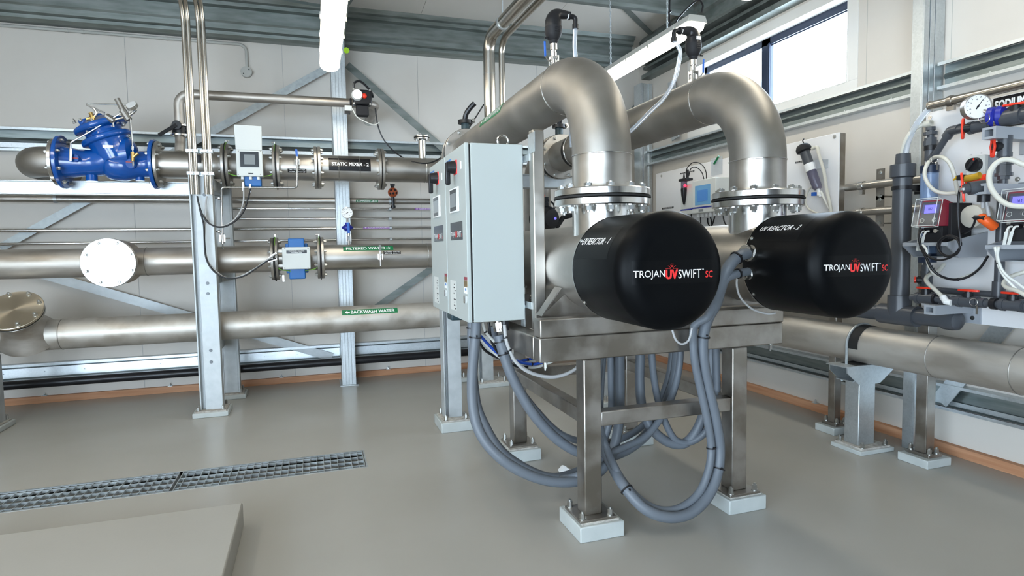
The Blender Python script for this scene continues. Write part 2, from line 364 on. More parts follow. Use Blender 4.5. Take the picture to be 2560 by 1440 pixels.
# ================================================================ structural steel
def extr_x(prof, x0, x1, th=.004):                 # folded sheet: (y,z) polyline run along x
    m = MB()
    for i in range(len(prof)-1):
        a = V((0, *prof[i])); c = V((0, *prof[i+1])); d = (c-a).normalized(); n = V((0, -d.z, d.y))*th/2
        m.prism([V((x0, 0, 0))+q for q in (a-n-d*th*.4, c-n+d*th*.4, c+n+d*th*.4, a+n-d*th*.4)], (x1-x0, 0, 0))
    return m
def extr_y(prof, y0, y1, th=.004):                 # (x,z) polyline run along y
    m = MB()
    for i in range(len(prof)-1):
        a = V((prof[i][0], 0, prof[i][1])); c = V((prof[i+1][0], 0, prof[i+1][1])); d = (c-a).normalized(); n = V((-d.z, 0, d.x))*th/2
        m.prism([V((0, y0, 0))+q for q in (a-n-d*th*.4, c-n+d*th*.4, c+n+d*th*.4, a+n-d*th*.4)], (0, y1-y0, 0))
    return m
def steel(name, label, cat_, mb, m='galv', grp=None, bev=0):
    return tag(mb.obj(name, m, bev=bev), label, cat_, grp)
m = extr_x([(7.79, 4.055), (7.66, 4.045), (7.60, 4.06), (7.60, 4.095), (7.56, 4.11), (7.56, 4.17), (7.545, 4.19), (7.55, 4.33), (7.50, 4.345), (7.50, 4.385), (7.47, 4.40), (7.44, 4.44)], -7, 4.25)
m.mi = 0; steel('eave_beam', 'ribbed dark galvanised eave beam running along the top of the back wall', 'beam', m, 'galv_roof')
def screws(m, pts, n):
    for p in pts: m.cyl(p, V(p)+V(n)*.006, .006, 6)
def girt_shaded_web(label, web, lips, axis, a0, a1, grp, scr=(), sn=(0, -1, 0)):  # shade of the recess is in the web colour, lips stay bright
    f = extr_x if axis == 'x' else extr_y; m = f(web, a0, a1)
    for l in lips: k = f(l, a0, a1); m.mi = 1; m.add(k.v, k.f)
    m.mi = 1; screws(m, scr, sn); return tag(m.obj('wall_girt', ['girt_shaded_web', 'galv']), label, 'rail', grp)
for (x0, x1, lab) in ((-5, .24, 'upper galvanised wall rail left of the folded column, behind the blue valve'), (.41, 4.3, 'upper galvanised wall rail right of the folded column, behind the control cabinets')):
    D = .11; girt_shaded_web(lab, [(YB-.015, 2.72), (YB-.015, 2.80), (YB-.03, 2.83), (YB-.015, 2.86), (YB-.015, 2.95)],
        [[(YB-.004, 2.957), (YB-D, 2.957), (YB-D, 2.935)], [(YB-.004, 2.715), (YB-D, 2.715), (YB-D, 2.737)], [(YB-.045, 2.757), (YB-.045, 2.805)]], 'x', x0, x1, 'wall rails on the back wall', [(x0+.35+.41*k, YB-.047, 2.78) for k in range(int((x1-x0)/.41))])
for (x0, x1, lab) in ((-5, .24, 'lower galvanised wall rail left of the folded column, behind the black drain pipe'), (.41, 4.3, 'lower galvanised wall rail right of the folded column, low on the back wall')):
    girt_shaded_web(lab, [(YB-.015, .27), (YB-.015, .44)], [[(YB-.004, .445), (YB-.10, .445), (YB-.10, .422)], [(YB-.004, .262), (YB-.10, .262), (YB-.10, .285)], [(YB-.06, .30), (YB-.05, .395), (YB-.015, .40)]], 'x', x0, x1, 'wall rails on the back wall', [(x0+.3+.37*k, YB-.062, .35) for k in range(int((x1-x0)/.37))])
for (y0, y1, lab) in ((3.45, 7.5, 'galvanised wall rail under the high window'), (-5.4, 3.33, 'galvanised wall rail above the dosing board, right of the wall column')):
    D = .09; girt_shaded_web(lab, [(XR-.012, 2.725), (XR-.012, 2.79), (XR-.028, 2.81), (XR-.012, 2.83), (XR-.012, 2.89)],
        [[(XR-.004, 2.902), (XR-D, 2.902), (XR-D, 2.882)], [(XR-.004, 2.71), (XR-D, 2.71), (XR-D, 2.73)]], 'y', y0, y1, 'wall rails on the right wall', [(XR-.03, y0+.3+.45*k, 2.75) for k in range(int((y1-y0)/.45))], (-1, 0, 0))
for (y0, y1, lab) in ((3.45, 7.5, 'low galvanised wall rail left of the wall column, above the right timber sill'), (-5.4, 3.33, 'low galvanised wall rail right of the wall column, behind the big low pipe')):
    D = .09; girt_shaded_web(lab, [(XR-.012, .35), (XR-.012, .52)], [[(XR-.004, .53), (XR-D, .53), (XR-D, .512)], [(XR-.004, .34), (XR-D, .34), (XR-D, .36)], [(XR-.03, .37), (XR-.03, .40)]], 'y', y0, y1, 'wall rails on the right wall')
m = extr_y([(XR-.13, 3.94), (XR-.13, 3.89), (XR-.004, 3.885), (XR-.004, 4.0), (XR-.10, 4.02), (XR-.10, 4.05), (XR-.004, 4.06)], -5.4, 7.5); screws(m, [(XR-.131, -3+.5*k, 3.915) for k in range(20)], (-1, 0, 0)); steel('wall_girt', 'dark galvanised rail directly above the high window', 'rail', m, 'galv_roof', 'wall rails on the right wall')
zc = 4.44
m = extr_y([(XR-.005, 4.075), (XR-.18, 4.085), (XR-.20, 4.10), (XR-.20, 4.13), (XR-.12, 4.16), (XR-.115, 4.27), (XR-.15, 4.30), (XR-.16, 4.38), (XR-.1, 4.45)], -5.4, 7.5); steel('eave_beam', 'ribbed dark galvanised beam running along the top of the window wall', 'beam', m, 'galv_roof')
for y, lab in ((6.2, 'galvanised roof purlin crossing above the far ceiling lights'), (4.2, 'galvanised roof purlin crossing overhead nearer the camera')):
    m = extr_x([(y-.07, 4.27+(6.2-y)*.05+.02), (y-.07, 4.25+(6.2-y)*.05), (y, 4.25+(6.2-y)*.05), (y, cz(y)-.01), (y+.07, cz(y)-.014)], .42, 4.3); steel('roof_purlin', lab, 'beam', m, 'galv_roof', 'roof purlins')
m = MB(); m.obox((3.06, 6.1, 4.44), (4.34, 7.2, 4.40), .075, .005); steel('roof_brace', 'flat diagonal steel strap under the ceiling beside the air release valves', 'brace', m, 'galv_roof')
m = MB(); m.obox((.43, 7.25, 4.36), (.72, 6.2, 4.47), .03, .03); steel('roof_brace', 'short ceiling strut rising from the top of the folded column', 'brace', m, 'galv_roof')
m = MB(); m.obox((-2.4, 6.9, 4.42), (.22, 7.3, 4.36), .07, .005); steel('roof_brace', 'flat diagonal ceiling strap left of the folded column', 'brace', m, 'galv_roof')
# folded column and rafter
def box_col(name, label, x0, x1, y0, y1, z0, z1, m='galv', ribs=True, face='y', grp=None):
    q = MB(); q.box((x0, y0, z0), (x1, y1, z1))
    if ribs and face == 'y':
        for f in (.28, .5, .72): xx = x0+(x1-x0)*f; q.box((xx-.003, y0-.004, z0), (xx+.003, y0, z1))
        q.box((x0, y0-.006, z0), (x0+.014, y0, z1)); q.box((x1-.014, y0-.006, z0), (x1, y0, z1))
    return steel(name, label, 'column', q, m, grp, bev=.003)
box_col('steel_column', 'folded galvanised steel column standing against the middle of the back wall', .245, .405, 7.33, 7.68, .012, 4.02)
q = MB(); q.box((.22, 7.30, 0), (.43, 7.70, .012)); tag(q.obj('column_base_plate', 'galv', bev=.002), 'thin steel base plate under the folded back wall column', 'plate')
q = MB(); q.box((.245, -5.4, 4.02), (.405, 7.68, 4.10)); q.box((.245, -5.4, 4.10), (.26, 7.68, 4.36)); q.box((.39, -5.4, 4.10), (.405, 7.68, 4.36)); steel('roof_rafter', 'dark galvanised rafter running from the folded column towards the camera', 'beam', q, 'galv_roof')
# sprayed mark on the wall
q = MB(); q.lathe([(1e-4, 0), (.035, .001)], PY(866, 126, 7.32), (0, -1, 0), 9, cap=False); o = tag(q.obj('paint_mark', 'fluoro', flat=True), 'small lime green paint mark at the top of the folded column', 'mark')
# right wall column
q = MB(); x0, x1, y0, y1 = 4.285, 4.49, 3.345, 3.44
q.box((x0, y0+.012, .0), (x1, y1, 4.08))
for a, c in ((x0, x0+.05), (x0+.062, x0+.105), (x0+.112, x1)): q.box((a, y0, 0), (c, y0+.012, 4.08))
steel('steel_column', 'galvanised steel column on the window wall beside the white dosing board', 'column', q, 'galv', bev=.002)
q = MB(); x0, y0 = 4.31, 7.42
q.box((x0, y0+.02, 0), (4.49, 7.6, 3.82)); q.box((x0, y0, 0), (x0+.03, y0+.02, 3.82)); q.box((x0+.045, y0, 0), (x0+.075, y0+.02, 3.82)); q.box((4.44, y0, 0), (4.49, y0+.02, 3.82))
steel('steel_column', 'galvanised steel corner column in the far corner behind the reactor pipes', 'column', q, 'galv', bev=.002)
q = MB(); q.obox((4.42, 6.75, 2.95), (4.46, 6.9, 3.72), .02, .15, (0, 1, 0)); steel('knee_brace', 'short sloping grey steel plate brace in the far corner beside the window', 'brace', q, 'galv_paint')
q = MB(); a_, c_ = PX(2350, 1003, 4.43), PX(2570, 740, 4.43); q.obox(a_, c_, .012, .12, V((1, 0, 0)).cross(c_-a_)); steel('knee_brace', 'flat galvanised brace rising right from the foot of the window wall column', 'brace', q, 'galv')
# wall straps on the back wall
def strap(p, q_, lab, w_=.085, m='galv_paint', y=7.71):
    q = MB(); a = PY(*p, y); c = PY(*q_, y); q.obox(a, c, .005, w_, (c-a).cross(V((0, 1, 0)))); return steel('wall_brace', lab, 'brace', q, m, 'diagonal wall straps')
strap((815, 172), (0, 620), 'flat diagonal strap falling left from the top of the folded column', m='galv_dull')
strap((868, 162), (1220, 470), 'flat diagonal strap falling right from the top of the folded column', m='galv_roof')
strap((60, 672), (830, 893), 'pale flat diagonal strap falling right behind the lower pipes', .10)
strap((1110, 650), (880, 812), 'dark flat diagonal strap falling left behind the filtered water pipe', m='galv_roof')
strap((1650, 205), (1540, 320), 'diagonal strap high on the back wall in the far right corner', m='galv_roof')
# plinth, grates
q = MB(); q.prism([(-4.98, 3.81, 0), (-.46, 3.765, 0), (-.44, 1.4, 0), (-4.98, 1.4, 0)], (0, 0, .14)); o = tag(q.obj('concrete_plinth', 'plinth', bev=.008), 'low grey painted concrete plinth in the bottom left foreground', 'plinth')
def grate(x0, x1, lab):
    t = thing('drain_grate', lab, 'grate', ((x0+x1)/2, (DY0+DY1)/2, 0), 'drain grates set in the floor')
    q = MB()
    for y in (DY0+.004, DY1-.01): q.box((x0, y, -.035), (x1, y+.006, 0))
    for x in (x0, x1-.006): q.box((x, DY0+.004, -.035), (x+.006, DY1-.004, 0))
    q.obj('grate_frame', 'galv', t)
    q = MB(); n = 8
    for k in range(1, n, 2): y = DY0+(DY1-DY0)*(k+.0)/n; q.box((x0, y-.003, -.02), (x1, y+.003, 0))
    q.obj('bearing_bars', 'galv', t)
    q = MB(); k = x0+.035
    while k < x1-.01: q.box((k-.0018, DY0+.006, -.016), (k+.0018, DY1-.006, -.001)); k += .05
    q.obj('cross_bars', 'galv', t)
grate(-.985, .295, 'galvanised drain grate in the floor, the right one')
grate(-2.28, -1.005, 'galvanised drain grate in the floor, the left one')
grate(-3.6, -2.30, 'galvanised drain grate mostly beyond the left edge of the photo')
q = MB(); 
for y in (DY0-.012, DY1): q.box((DX0, y, -.05), (DX1, y+.012, .001))
q.box((DX1-.001, DY0-.012, -.05), (DX1+.011, DY1+.012, .001))
tag(q.obj('drain_channel_edge', 'galv'), 'thin steel angle edging around the floor drain channel', 'edging')
# ceiling lights
def lamp(x, y0, y1, z, lab):
    t = thing('ceiling_light', lab, 'light', (x, (y0+y1)/2, z), 'long fluorescent ceiling lights')
    q = MB(); q.prism([(x-.10, y0, z+.06), (x+.10, y0, z+.06), (x+.075, y0, z+.12), (x-.075, y0, z+.12)], (0, y1-y0, 0)); q.obj('light_body', 'fitting_grey', t, bev=.006)
    q = MB(); n = 10; pr = [(x+.095*math.cos(PI*k/n), z+.06-.075*math.sin(PI*k/n)**.8) for k in range(n+1)]
    e = .045; q.prism([(a, y0+e, c) for a, c in pr], (0, y1-y0-2*e, 0))
    for yy, s in ((y0+e, -1), (y1-e, 1)):
        prv = [(a, yy, c) for a, c in pr]; sm = [(x+(a-x)*.7, yy+s*e, z+.06+(c-z-.06)*.7) for a, c in pr]
        q.add(prv+sm, [(i, i+1, len(pr)+i+1, len(pr)+i) for i in range(len(pr)-1)]+[tuple(range(len(pr), 2*len(pr)))]+[(0, len(pr), 2*len(pr)-1, len(pr)-1)])
    q.obj('light_diffuser', 'tube_light', t, ang=60)
    k = y0+.2
    while k < y1-.1:
        for s in (-1, 1): c = MB(); c.box((x+s*.094, k, z+.035), (x+s*.104, k+.022, z+.085)); c.obj('clip', 'fitting_grey', t)
        k += .42
    return t
t_ = lamp(.205, 4.05, 6.43, 3.40, 'long lit fluorescent light near the middle, pointing away from the camera')
t1 = lamp(3.13, 4.45, 6.15, 3.41, 'long lit fluorescent light hanging on chains above the reactors')
t2 = lamp(3.13, 2.2, 3.90, 3.43, 'lit fluorescent light cut by the top edge, right of centre')
lamp(.205, 1.5, 3.6, 3.42, 'fluorescent light above the camera, beyond the top of the photo'); lamp(-2.9, 3.4, 5.5, 3.42, 'fluorescent light beyond the top left of the photo'); lamp(-2.9, .6, 2.7, 3.42, 'fluorescent light further left behind the camera')
def chain(p0, p1, lab):
    t = MB(); p0 = V(p0); p1 = V(p1); n = int((p1-p0).length/.028); d = (p1-p0).normalized()
    for k in range(n):
        c = p0+d*(.014+.028*k); a = V((1, 0, 0)) if k % 2 else V((0, 1, 0))
        t.tube([c+a*.008*math.cos(2*PI*j/8)+d*.019*math.sin(2*PI*j/8) for j in range(8)], .0032, 5, closed=True)
    return tag(t.obj('chain', 'galv'), lab, 'chain', 'chains holding up the hanging light')
chain(PX(1527, 182, 3.13)+V((0, 0, .0)), (3.13, PX(1527, 182, 3.13).y, cz(6)-.02), 'thin steel chain holding the far end of the hanging light')
p = PX(1668, 88, 3.13); chain((3.13, p.y, 3.53), (3.13, p.y, cz(p.y)-.02), 'thin steel chain holding the near end of the hanging light')
q = MB(); q.tube(cat([(3.15, p.y-.01, cz(5)-.02), (3.15, p.y-.012, 3.9), (3.145, p.y-.015, 3.62), (3.15, p.y-.09, 3.57), (3.12, p.y-.2, 3.60), (3.14, p.y-.42, 3.66), (3.15, p.y-.5, 3.60), (3.14, p.y-.5, 3.53)]), .008, 8)
for z in (3.95, 3.72): q.cyl((3.14, p.y-.012, z-.01), (3.16, p.y-.012, z+.01), .012, 6)
tag(q.obj('light_cable', 'black'), 'black supply cable tied to the near chain of the hanging light', 'cable')
for px in (1527, 1668):
    pp = PX(px, 150, 3.13); q = MB(); yy = PX(1527, 182, 3.13).y if px == 1527 else p.y
    q.tube([(3.13, yy, 3.53), (3.16, yy+.02, 3.55), (3.13, yy+.03, 3.53)], .004, 6); tag(q.obj('chain_hook', 'galv'), 'small wire hook joining the %s chain to the hanging light' % ('far' if px == 1527 else 'near'), 'hook')
# wall conduit with junction box
yc = YB-.02; q = MB()
c0 = PY(-60, 62, yc); c0.x = -7; c1 = PY(597, 112, yc); c1.z = PY(300, 87, yc).z; c0.z = c1.z; c2 = PY(616, 130, yc); c3 = PY(616, 172, yc)
q.tube(rnd([c0, V((c2.x, yc, c0.z)), (c2.x, yc, c3.z)], .08), .017, 12); t = thing('wall_conduit', 'grey plastic conduit under the eave beam ending in a round junction box', 'conduit', (c3.x, yc, c3.z)); q.obj('conduit_run', 'fitting_grey', t)
for px in (162, 203, 412): cx_ = PY(px, 80, yc).x; m = MB(); m.cyl((cx_, yc, c0.z), (cx_+.03, yc, c0.z), .022, 12); m.obj('conduit_clip', 'fitting_grey', t)
m = MB(); m.cyl((c3.x, YB, c3.z-.04), (c3.x, YB-.045, c3.z-.04), .062, 24); m.cyl((c3.x, YB-.045, c3.z-.04), (c3.x, YB-.052, c3.z-.04), .056, 24); o = m.obj('junction_box', 'fitting_grey', t)
for s in (-1, 1): k = MB(); k.cyl((c3.x+s*.03, YB-.053, c3.z-.04+s*.025), (c3.x+s*.03, YB-.055, c3.z-.04+s*.025), .007, 8); k.obj('screw', 'black', o)
# ================================================================ pipe rack along the back wall
def rack_post(x0, x1, y0, dep, zt, label, px0, px1, py0, py1, bolts=(), m='galv_paint', lip=True, zp=.06):
    t = thing('pipe_rack_post', label, 'post', ((px0+px1)/2, (py0+py1)/2, 0), 'pipe rack posts')
    q = MB(); s = x1-x0
    if lip:
        q.box((x0, y0, zp), (x0+s*.07, y0+dep, zt)); q.box((x0+s*.05, y0+dep*.45, zp), (x0+s*.3, y0+dep*.6, zt)); q.box((x0+s*.24, y0, zp), (x1, y0+dep, zt))
    else: q.box((x0, y0, zp), (x1, y0+dep, zt)); q.box((x0-.004, y0-.006, zp), (x0+s*.1, y0+.01, zt)); q.box((x1-s*.1, y0-.006, zp), (x1+.004, y0+.01, zt))
    q.obj('post', m, t, bev=.003)
    q = MB(); q.box((px0, py0, 0), (px1, py1, zp-.012)); q.obj('concrete_pad', 'pad', t, bev=.006)
    q = MB(); q.box((px0+.02, py0+.02, zp-.014), (px1-.02, py1-.02, zp)); q.obj('base_plate', 'grout', t, bev=.002)
    for a in (px0+.05, px1-.05):
        for c in (py0+.05, py1-.05): bolt(t, (a, c, zp), (0, 0, 1), .014, .05, 'anchor_bolt')
    for p in bolts: bolt(t, p, (0, -1, 0), .013, .010, m='bolt_dark')
    return t
rack_post(-1.135, -.93, 6.50, .12, 2.36, 'near galvanised rack post left of centre carrying the two pairs of steel conduits', -1.195, -.875, 6.42, 6.74,
          [PY(*p, 6.50) for p in ((519, 708), (520, 734), (527, 876), (528, 905), (511, 487))])
rack_post(-1.02, -.85, 7.20, .12, 2.34, 'galvanised rack post standing directly behind the near left rack post', -1.09, -.79, 7.12, 7.40, lip=False)
rack_post(-3.05, -2.845, 6.62, .2, .69, 'short galvanised post under the backwash pipe, cut by the left edge', -3.1, -2.80, 6.42, 6.90)
rack_post(1.04, 1.20, 5.20, .14, 1.9, 'galvanised post standing under the control cabinets', .985, 1.265, 5.08, 5.42, zp=.10)
rack_post(1.75, 1.93, 6.70, .14, 2.27, 'galvanised post behind the stainless reactor stand, near its left leg', 1.72, 2.09, 6.58, 6.92)
rack_post(1.50, 1.62, 7.05, .10, 2.2, 'galvanised post furthest back beside the timber sill behind the cabinets', 1.42, 1.70, 6.98, 7.24, lip=False)
rack_post(2.72, 2.83, 5.50, .12, 2.26, 'galvanised post seen between the legs of the stainless reactor stand', 2.66, 2.95, 5.32, 5.68, lip=False)
for x in (-1.03,):
    nm = 'near left rack post' if x > -2 else 'rack post at the left edge'
    for z, wh in ((.64, 'backwash'), (1.335, 'filtered water')):
        q = MB(); q.box((x-.05, 6.62, z-.05), (x+.05, 7.2, z+.05)); steel('rack_arm', 'galvanised arm behind the %s carrying the %s pipe' % (nm, wh), 'bracket', q, 'galv_paint', 'rack arms', .003)
q = MB(); q.box((-3.7, 7.02, 2.20), (-1.02, 7.09, 2.338)); q.box((-3.7, 7.0, 2.325), (-1.02, 7.02, 2.338)); q.box((-3.7, 7.0, 2.20), (-1.02, 7.02, 2.212)); steel('rack_beam', 'pale galvanised beam under the blue valve', 'beam', q, 'galv', 'rack beams', .003)
q = MB(); q.box((-1.02, 6.62, 2.22), (-.93, 7.2, 2.338)); steel('rack_beam', 'short galvanised beam tying the two left rack posts together', 'beam', q, 'galv_paint', 'rack beams', .003)
q = MB(); q.box((1.2, 6.30, 2.265), (3.2, 6.42, 2.395)); q.box((1.2, 6.27, 2.393), (3.2, 6.45, 2.405)); q.box((1.2, 6.27, 2.26), (3.2, 6.45, 2.272)); steel('rack_beam', 'galvanised beam seen between the cabinet post and the first reactor riser', 'beam', q, 'galv_paint', 'rack beams', .003)
# ---------------------------------------------------------------- small pipes on the wall
def xpipe(name, label, y, z, r, x0, x1, m, cat_='pipe', grp=None, clips=()):
    t = thing(name, label, cat_, ((x0+x1)/2, y, z), grp)
    q = MB(); q.cyl((x0, y, z), (x1, y, z), r, 20); q.obj('pipe_run', m, t)
    for c in clips:
        k = MB(); k.cyl((c-.015, y, z), (c+.015, y, z), r+.006, 16); k.box((c-.02, y, z-.02), (c+.02, YB-.1 if y > 7.3 else y+.1, z+.02)); k.obj('pipe_clip', 'galv', t)
    return t
def label_x(t, y, z, r, pa, pb, text, bgm, fgm, arrow=0, hgt=None, lines=None, off=.02, ang=None, tw=(.06, .94)):
    a = PY(*pa, y-r); c = PY(*pb, y-r); zc_ = (a.z+c.z)/2; W = abs(c.x-a.x); H = hgt
    a0 = math.asin(max(-.9, min(.9, (zc_-z)/r))) if ang is None else ang
    f = cylmap((a.x, y, z), (1, 0, 0), r+.001, a0, (0, -1, 0), -1)
    q = MB(); patch(q, f, 0, -H/2, W, H/2, 1, 6); q.mi = 1
    u0, u1 = W*tw[0], W*tw[1]
    if arrow > 0: u1 -= W*.10
    if arrow < 0: u0 += W*.10
    if arrow:
        ua = W*.955-H*.5 if arrow > 0 else W*.045+H*.5; s = arrow*H*.5; th = H*.09
        def P_(pts): q.add([f(u, v, .0008) for u, v in pts], [tuple(range(len(pts)))])
        P_([(ua-s*.7, -th), (ua+s*.75, -th), (ua+s*.75, th), (ua-s*.7, th)])
        for sg in (1, -1): P_([(ua+s*.8, 0), (ua+s*.1, sg*H*.34), (ua+s*.0, sg*H*.26), (ua+s*.52, 0)])
    if lines:
        for i, l in enumerate(lines): h = H/len(lines); vt = H/2-h*i; put_text(q, l, f, u0, vt-h*.82, u1, vt-h*.2, off=off, lift=.0008)
    elif text: put_text(q, text, f, u0, -H*.30, u1, H*.30, off=off, lift=.0008)
    return q.obj('pipe_label', [bgm, fgm], t, ang=80)
YW = 7.62
def zat(px, py, y): return PY(px, py, y).z
za = (zat(0, 496.5, YW)+zat(1078, 504, YW))/2
t = xpipe('compressed_air_pipe', 'stainless compressed air pipe on the back wall, the thickest of the small wall pipes', YW, za, .037, -4.99, 1.9, 'steel', clips=(-2.6, .9))
o = label_x(t, YW, za, .037, (890, 502.5), (945, 503), 'COMPRESSED AIR', 'green_sign', 'sign_white', 1, .034); o['label'] = 'green compressed air label'
zs = [(523, .015, -1.0, 'topmost of the four thin stainless wall pipes'), (546, .012, -1.0, 'second thin stainless wall pipe from the top, right of the rack post'), (569.5, .018, -4.99, 'third thin stainless wall pipe from the top, running the full width'), (597, .014, -4.99, 'lowest of the four thin stainless wall pipes, running just above the filtered water pipe')]
for pyy, r, x0, lab in zs:
    z = zat(1070, pyy, YW); t = xpipe('small_pipe', lab, YW, z, r, x0, 2.2, 'bright', grp='thin stainless pipes on the back wall', clips=(.9,))
    if pyy == 523: label_x(t, YW, z, r, (1037, 522), (1108, 523), 'SODIUM HYPOCHLORITE', 'purple_sign', 'sign_white', -1, .026, off=.01)['label'] = 'purple sodium hypochlorite label'
    if r == .018: label_x(t, YW, z, r, (908, 568.5), (977, 569), 'SODIUM HYPOCHLORITE', 'purple_sign', 'sign_white', -1, .030, off=.01)['label'] = 'purple sodium hypochlorite label'
t = xpipe('drain_pipe', 'black plastic drain pipe low along the back wall', 7.45, .275, .045, -4.99, 3.6, 'black')
# orange handled actuator ball on the air pipe
c = PY(982, 481, 7.52); t = thing('orange_ball_valve', 'round orange valve with dark spots above the compressed air pipe', 'valve', c)
q = MB(); q.sphere(c, .060); b_ = q.obj('valve_body', 'orange_brown', t)
for a, e in ((-.5, .4), (.45, .45), (0, -.3), (-.65, -.35), (.7, -.2)):
    n = V((math.sin(a), -math.cos(a), e)).normalized(); k = MB(); k.cyl(c+n*.047, c+n*.060, .014, 10); k.obj('screw_cover', 'black', b_)
q = MB(); q.cyl(c+V((0, 0, .05)), c+V((0, 0, .085)), .022, 12); q.cyl(c+V((0, 0, .08)), c+V((0, 0, .10)), .03, 8); q.obj('valve_stem', 'black', t); q = MB(); q.cyl(c-V((0, 0, .05)), c-V((0, 0, .17)), .02, 12); q.cyl(c-V((0, 0, .16)), c-V((0, 0, .19)), .03, 12); q.obj('lower_stem', 'black', t)
# ================================================================ large pipelines
YP = 6.86
def gasket(parent, c, axis, r0_, r1_, th=.012, name='gasket', m='rubber'):
    q = MB(); ax = V(axis).normalized(); q.lathe([(r0_, -th/2), (r1_, -th/2), (r1_, th/2), (r0_, th/2)], c, axis, 40, cap=False); return q.obj(name, m, parent)
def fpair(t, c, axis, rp, rf, th=.03, n=8, m='steel', gas=True):
    c = V(c); ax = V(axis).normalized()
    flange(t, c-ax*(th*.62), ax, rp, rf, th, n, m, sides=(-1,)); flange(t, c+ax*(th*.62), ax, rp, rf, th, n, m, sides=(1,))
    if gas: gasket(t, c, axis, rp*.9, rf*.985, th*.25)
def weld(t, c, axis, r, m='bright'):
    q = MB(); q.tube([V(c)+p for p in [V(basis(axis)[1])*r*math.cos(2*PI*k/40)+V(basis(axis)[2])*r*math.sin(2*PI*k/40) for k in range(40)]], .0035, 6, closed=True); return q.obj('weld_seam', m, t)
ZM, RM = 2.495, .137
px1 = lambda p, y=YP: PY(p, 420, y).x
# --- upper line: elbow piece on the left
XL = PY(160, 405, YP-.0).x; XR_ = PY(388, 408, YP).x
t = thing('pipe_elbow', 'dull stainless elbow bolted to the left flange of the blue valve', 'pipe', (XL-.1, YP, ZM))
q = MB(); q.tube(rnd([(XL-.05, YP, ZM), (XL-.29, YP, ZM), (XL-.29, YB-.0, ZM)], .17, 14), RM*1.04, 40); q.obj('elbow', 'steel_matt', t)
flange(t, (XL-.052, YP, ZM), (1, 0, 0), RM, .225, .035, 8, 'bright', sides=(-1,))
# --- blue valve
t = thing('control_valve', 'glossy blue control valve with inclined bonnet and small steel pilot tubing', 'valve', ((XL+XR_)/2, YP, ZM-.3))
def bflange(x, r):
    q = MB(); q.lathe([(RM*.95, -.016), (r-.004, -.016), (r, -.012), (r, .012), (r-.004, .016), (RM*.95, .016)], (x, YP, ZM), (1, 0, 0), 48, cap=False)
    f = q.obj('flange', 'blue_valve', t)
    for k in range(8):
        a = 2*PI*(k+.5)/8; bolt(f, (x+(.016 if x < -1.9 else -.016), YP-math.sin(a)*r*.84, ZM+math.cos(a)*r*.84), (1 if x < -1.9 else -1, 0, 0), .016, .03)
bflange(XL-.008, .25); bflange(XR_, .245)
q = MB()
q.tube(cat([(XL, YP, ZM), (XL+.16, YP, ZM-.005), (XL+.30, YP, ZM+.01), (XL+.44, YP, ZM+.07), (XL+.56, YP, ZM+.10), (XL+.64, YP, ZM+.09)], 5), [.155-.03*min(1, k/5)+(.035*min(1, max(0, (k-8)/8)))-(.16*max(0, (k-20)/5)) for k in range(26)], 40)
q.tube(cat([(XR_, YP, ZM), (XR_-.14, YP, ZM-.005), (XR_-.26, YP, ZM-.02), (XR_-.38, YP, ZM-.01), (XR_-.46, YP, ZM)], 5), [.15, .14, .132, .13, .13, .13, .132, .135, .14, .145, .15, .15, .15, .15, .148, .145, .135, .12, .1, .07, .03], 40)
ba = V((-.36, -.06, .93)).normalized(); bo = V((XL+.44, YP, ZM+.06))
q.lathe([(.165, -.02), (.172, .06), (.17, .13), (.18, .16), (.215, .165), (.222, .172), (.222, .205), (.214, .212), (.19, .215), (.165, .225), (.16, .25)], bo, ba, 48, cap=False)
for yy in (-1,): q.cyl((XL+.14, YP-.10, ZM+.02), (XL+.14, YP-.165, ZM+.02), .035, 20); q.cyl((XR_-.17, YP-.10, ZM-.02), (XR_-.17, YP-.165, ZM-.02), .045, 20)
q.cyl((XL+.22, YP, ZM-.10), (XL+.22, YP, ZM-.175), .05, 20); q.cyl((XR_-.14, YP, ZM-.10), (XR_-.14, YP, ZM-.165), .04, 20)
vb = q.obj('valve_body', 'blue_valve', t, ang=50)
q = MB(); q.lathe([(.16, .25), (.165, .27), (.19, .28), (.225, .285), (.232, .292), (.232, .325), (.224, .333), (.17, .345), (.12, .385), (.06, .40), (.055, .42), (.03, .43), (1e-4, .432)], bo, ba, 48)
n_ = basis(ba); q.cyl(bo+ba*.34+n_[2]*-.0+V((-.11, 0, -.03)), bo+ba*.40+V((-.11, 0, -.03)), .045, 20)
bn = q.obj('bonnet', 'blue_valve', t, ang=45)
for k in range(12):
    a = 2*PI*k/12; rr = n_[1]*math.cos(a)+n_[2]*math.sin(a); bolt(bn, bo+ba*.333+rr*.205, ba, .013, .03); 
    if k % 2 == 0: bolt(vb, bo+ba*.215+rr*.197, ba, .013, .03)
q = MB(); q.cbox((XL+.42, YP-.178, ZM+.135), (.085, .004, .022)); q.obj('name_plate', 'bright', t)
yf = YP-.20
def T_(pts, r, m, nm='pilot_tube', rad=.03, y=yf): q = MB(); q.tube(rnd([PY(a, c, y) for a, c in pts], rad, 6), r, 10); return q.obj(nm, m, t)
T_([(176, 398), (177, 356), (222, 331), (305, 281)], .007, 'bright'); T_([(333, 418), (331, 360), (325, 290), (322, 262), (219, 259), (216, 262), (232, 270), (262, 282)], .007, 'bright', rad=.02)
T_([(176, 403), (177, 372)], .014, 'bright', 'tube_fitting'); T_([(334, 414), (333, 404)], .012, 'bright', 'tube_fitting'); T_([(331, 374), (331, 366)], .013, 'bright', 'tube_fitting')
T_([(332, 403), (331, 380)], .017, 'brass', 'needle_valve'); T_([(334, 392), (345, 383)], .015, 'brass', 'needle_valve')
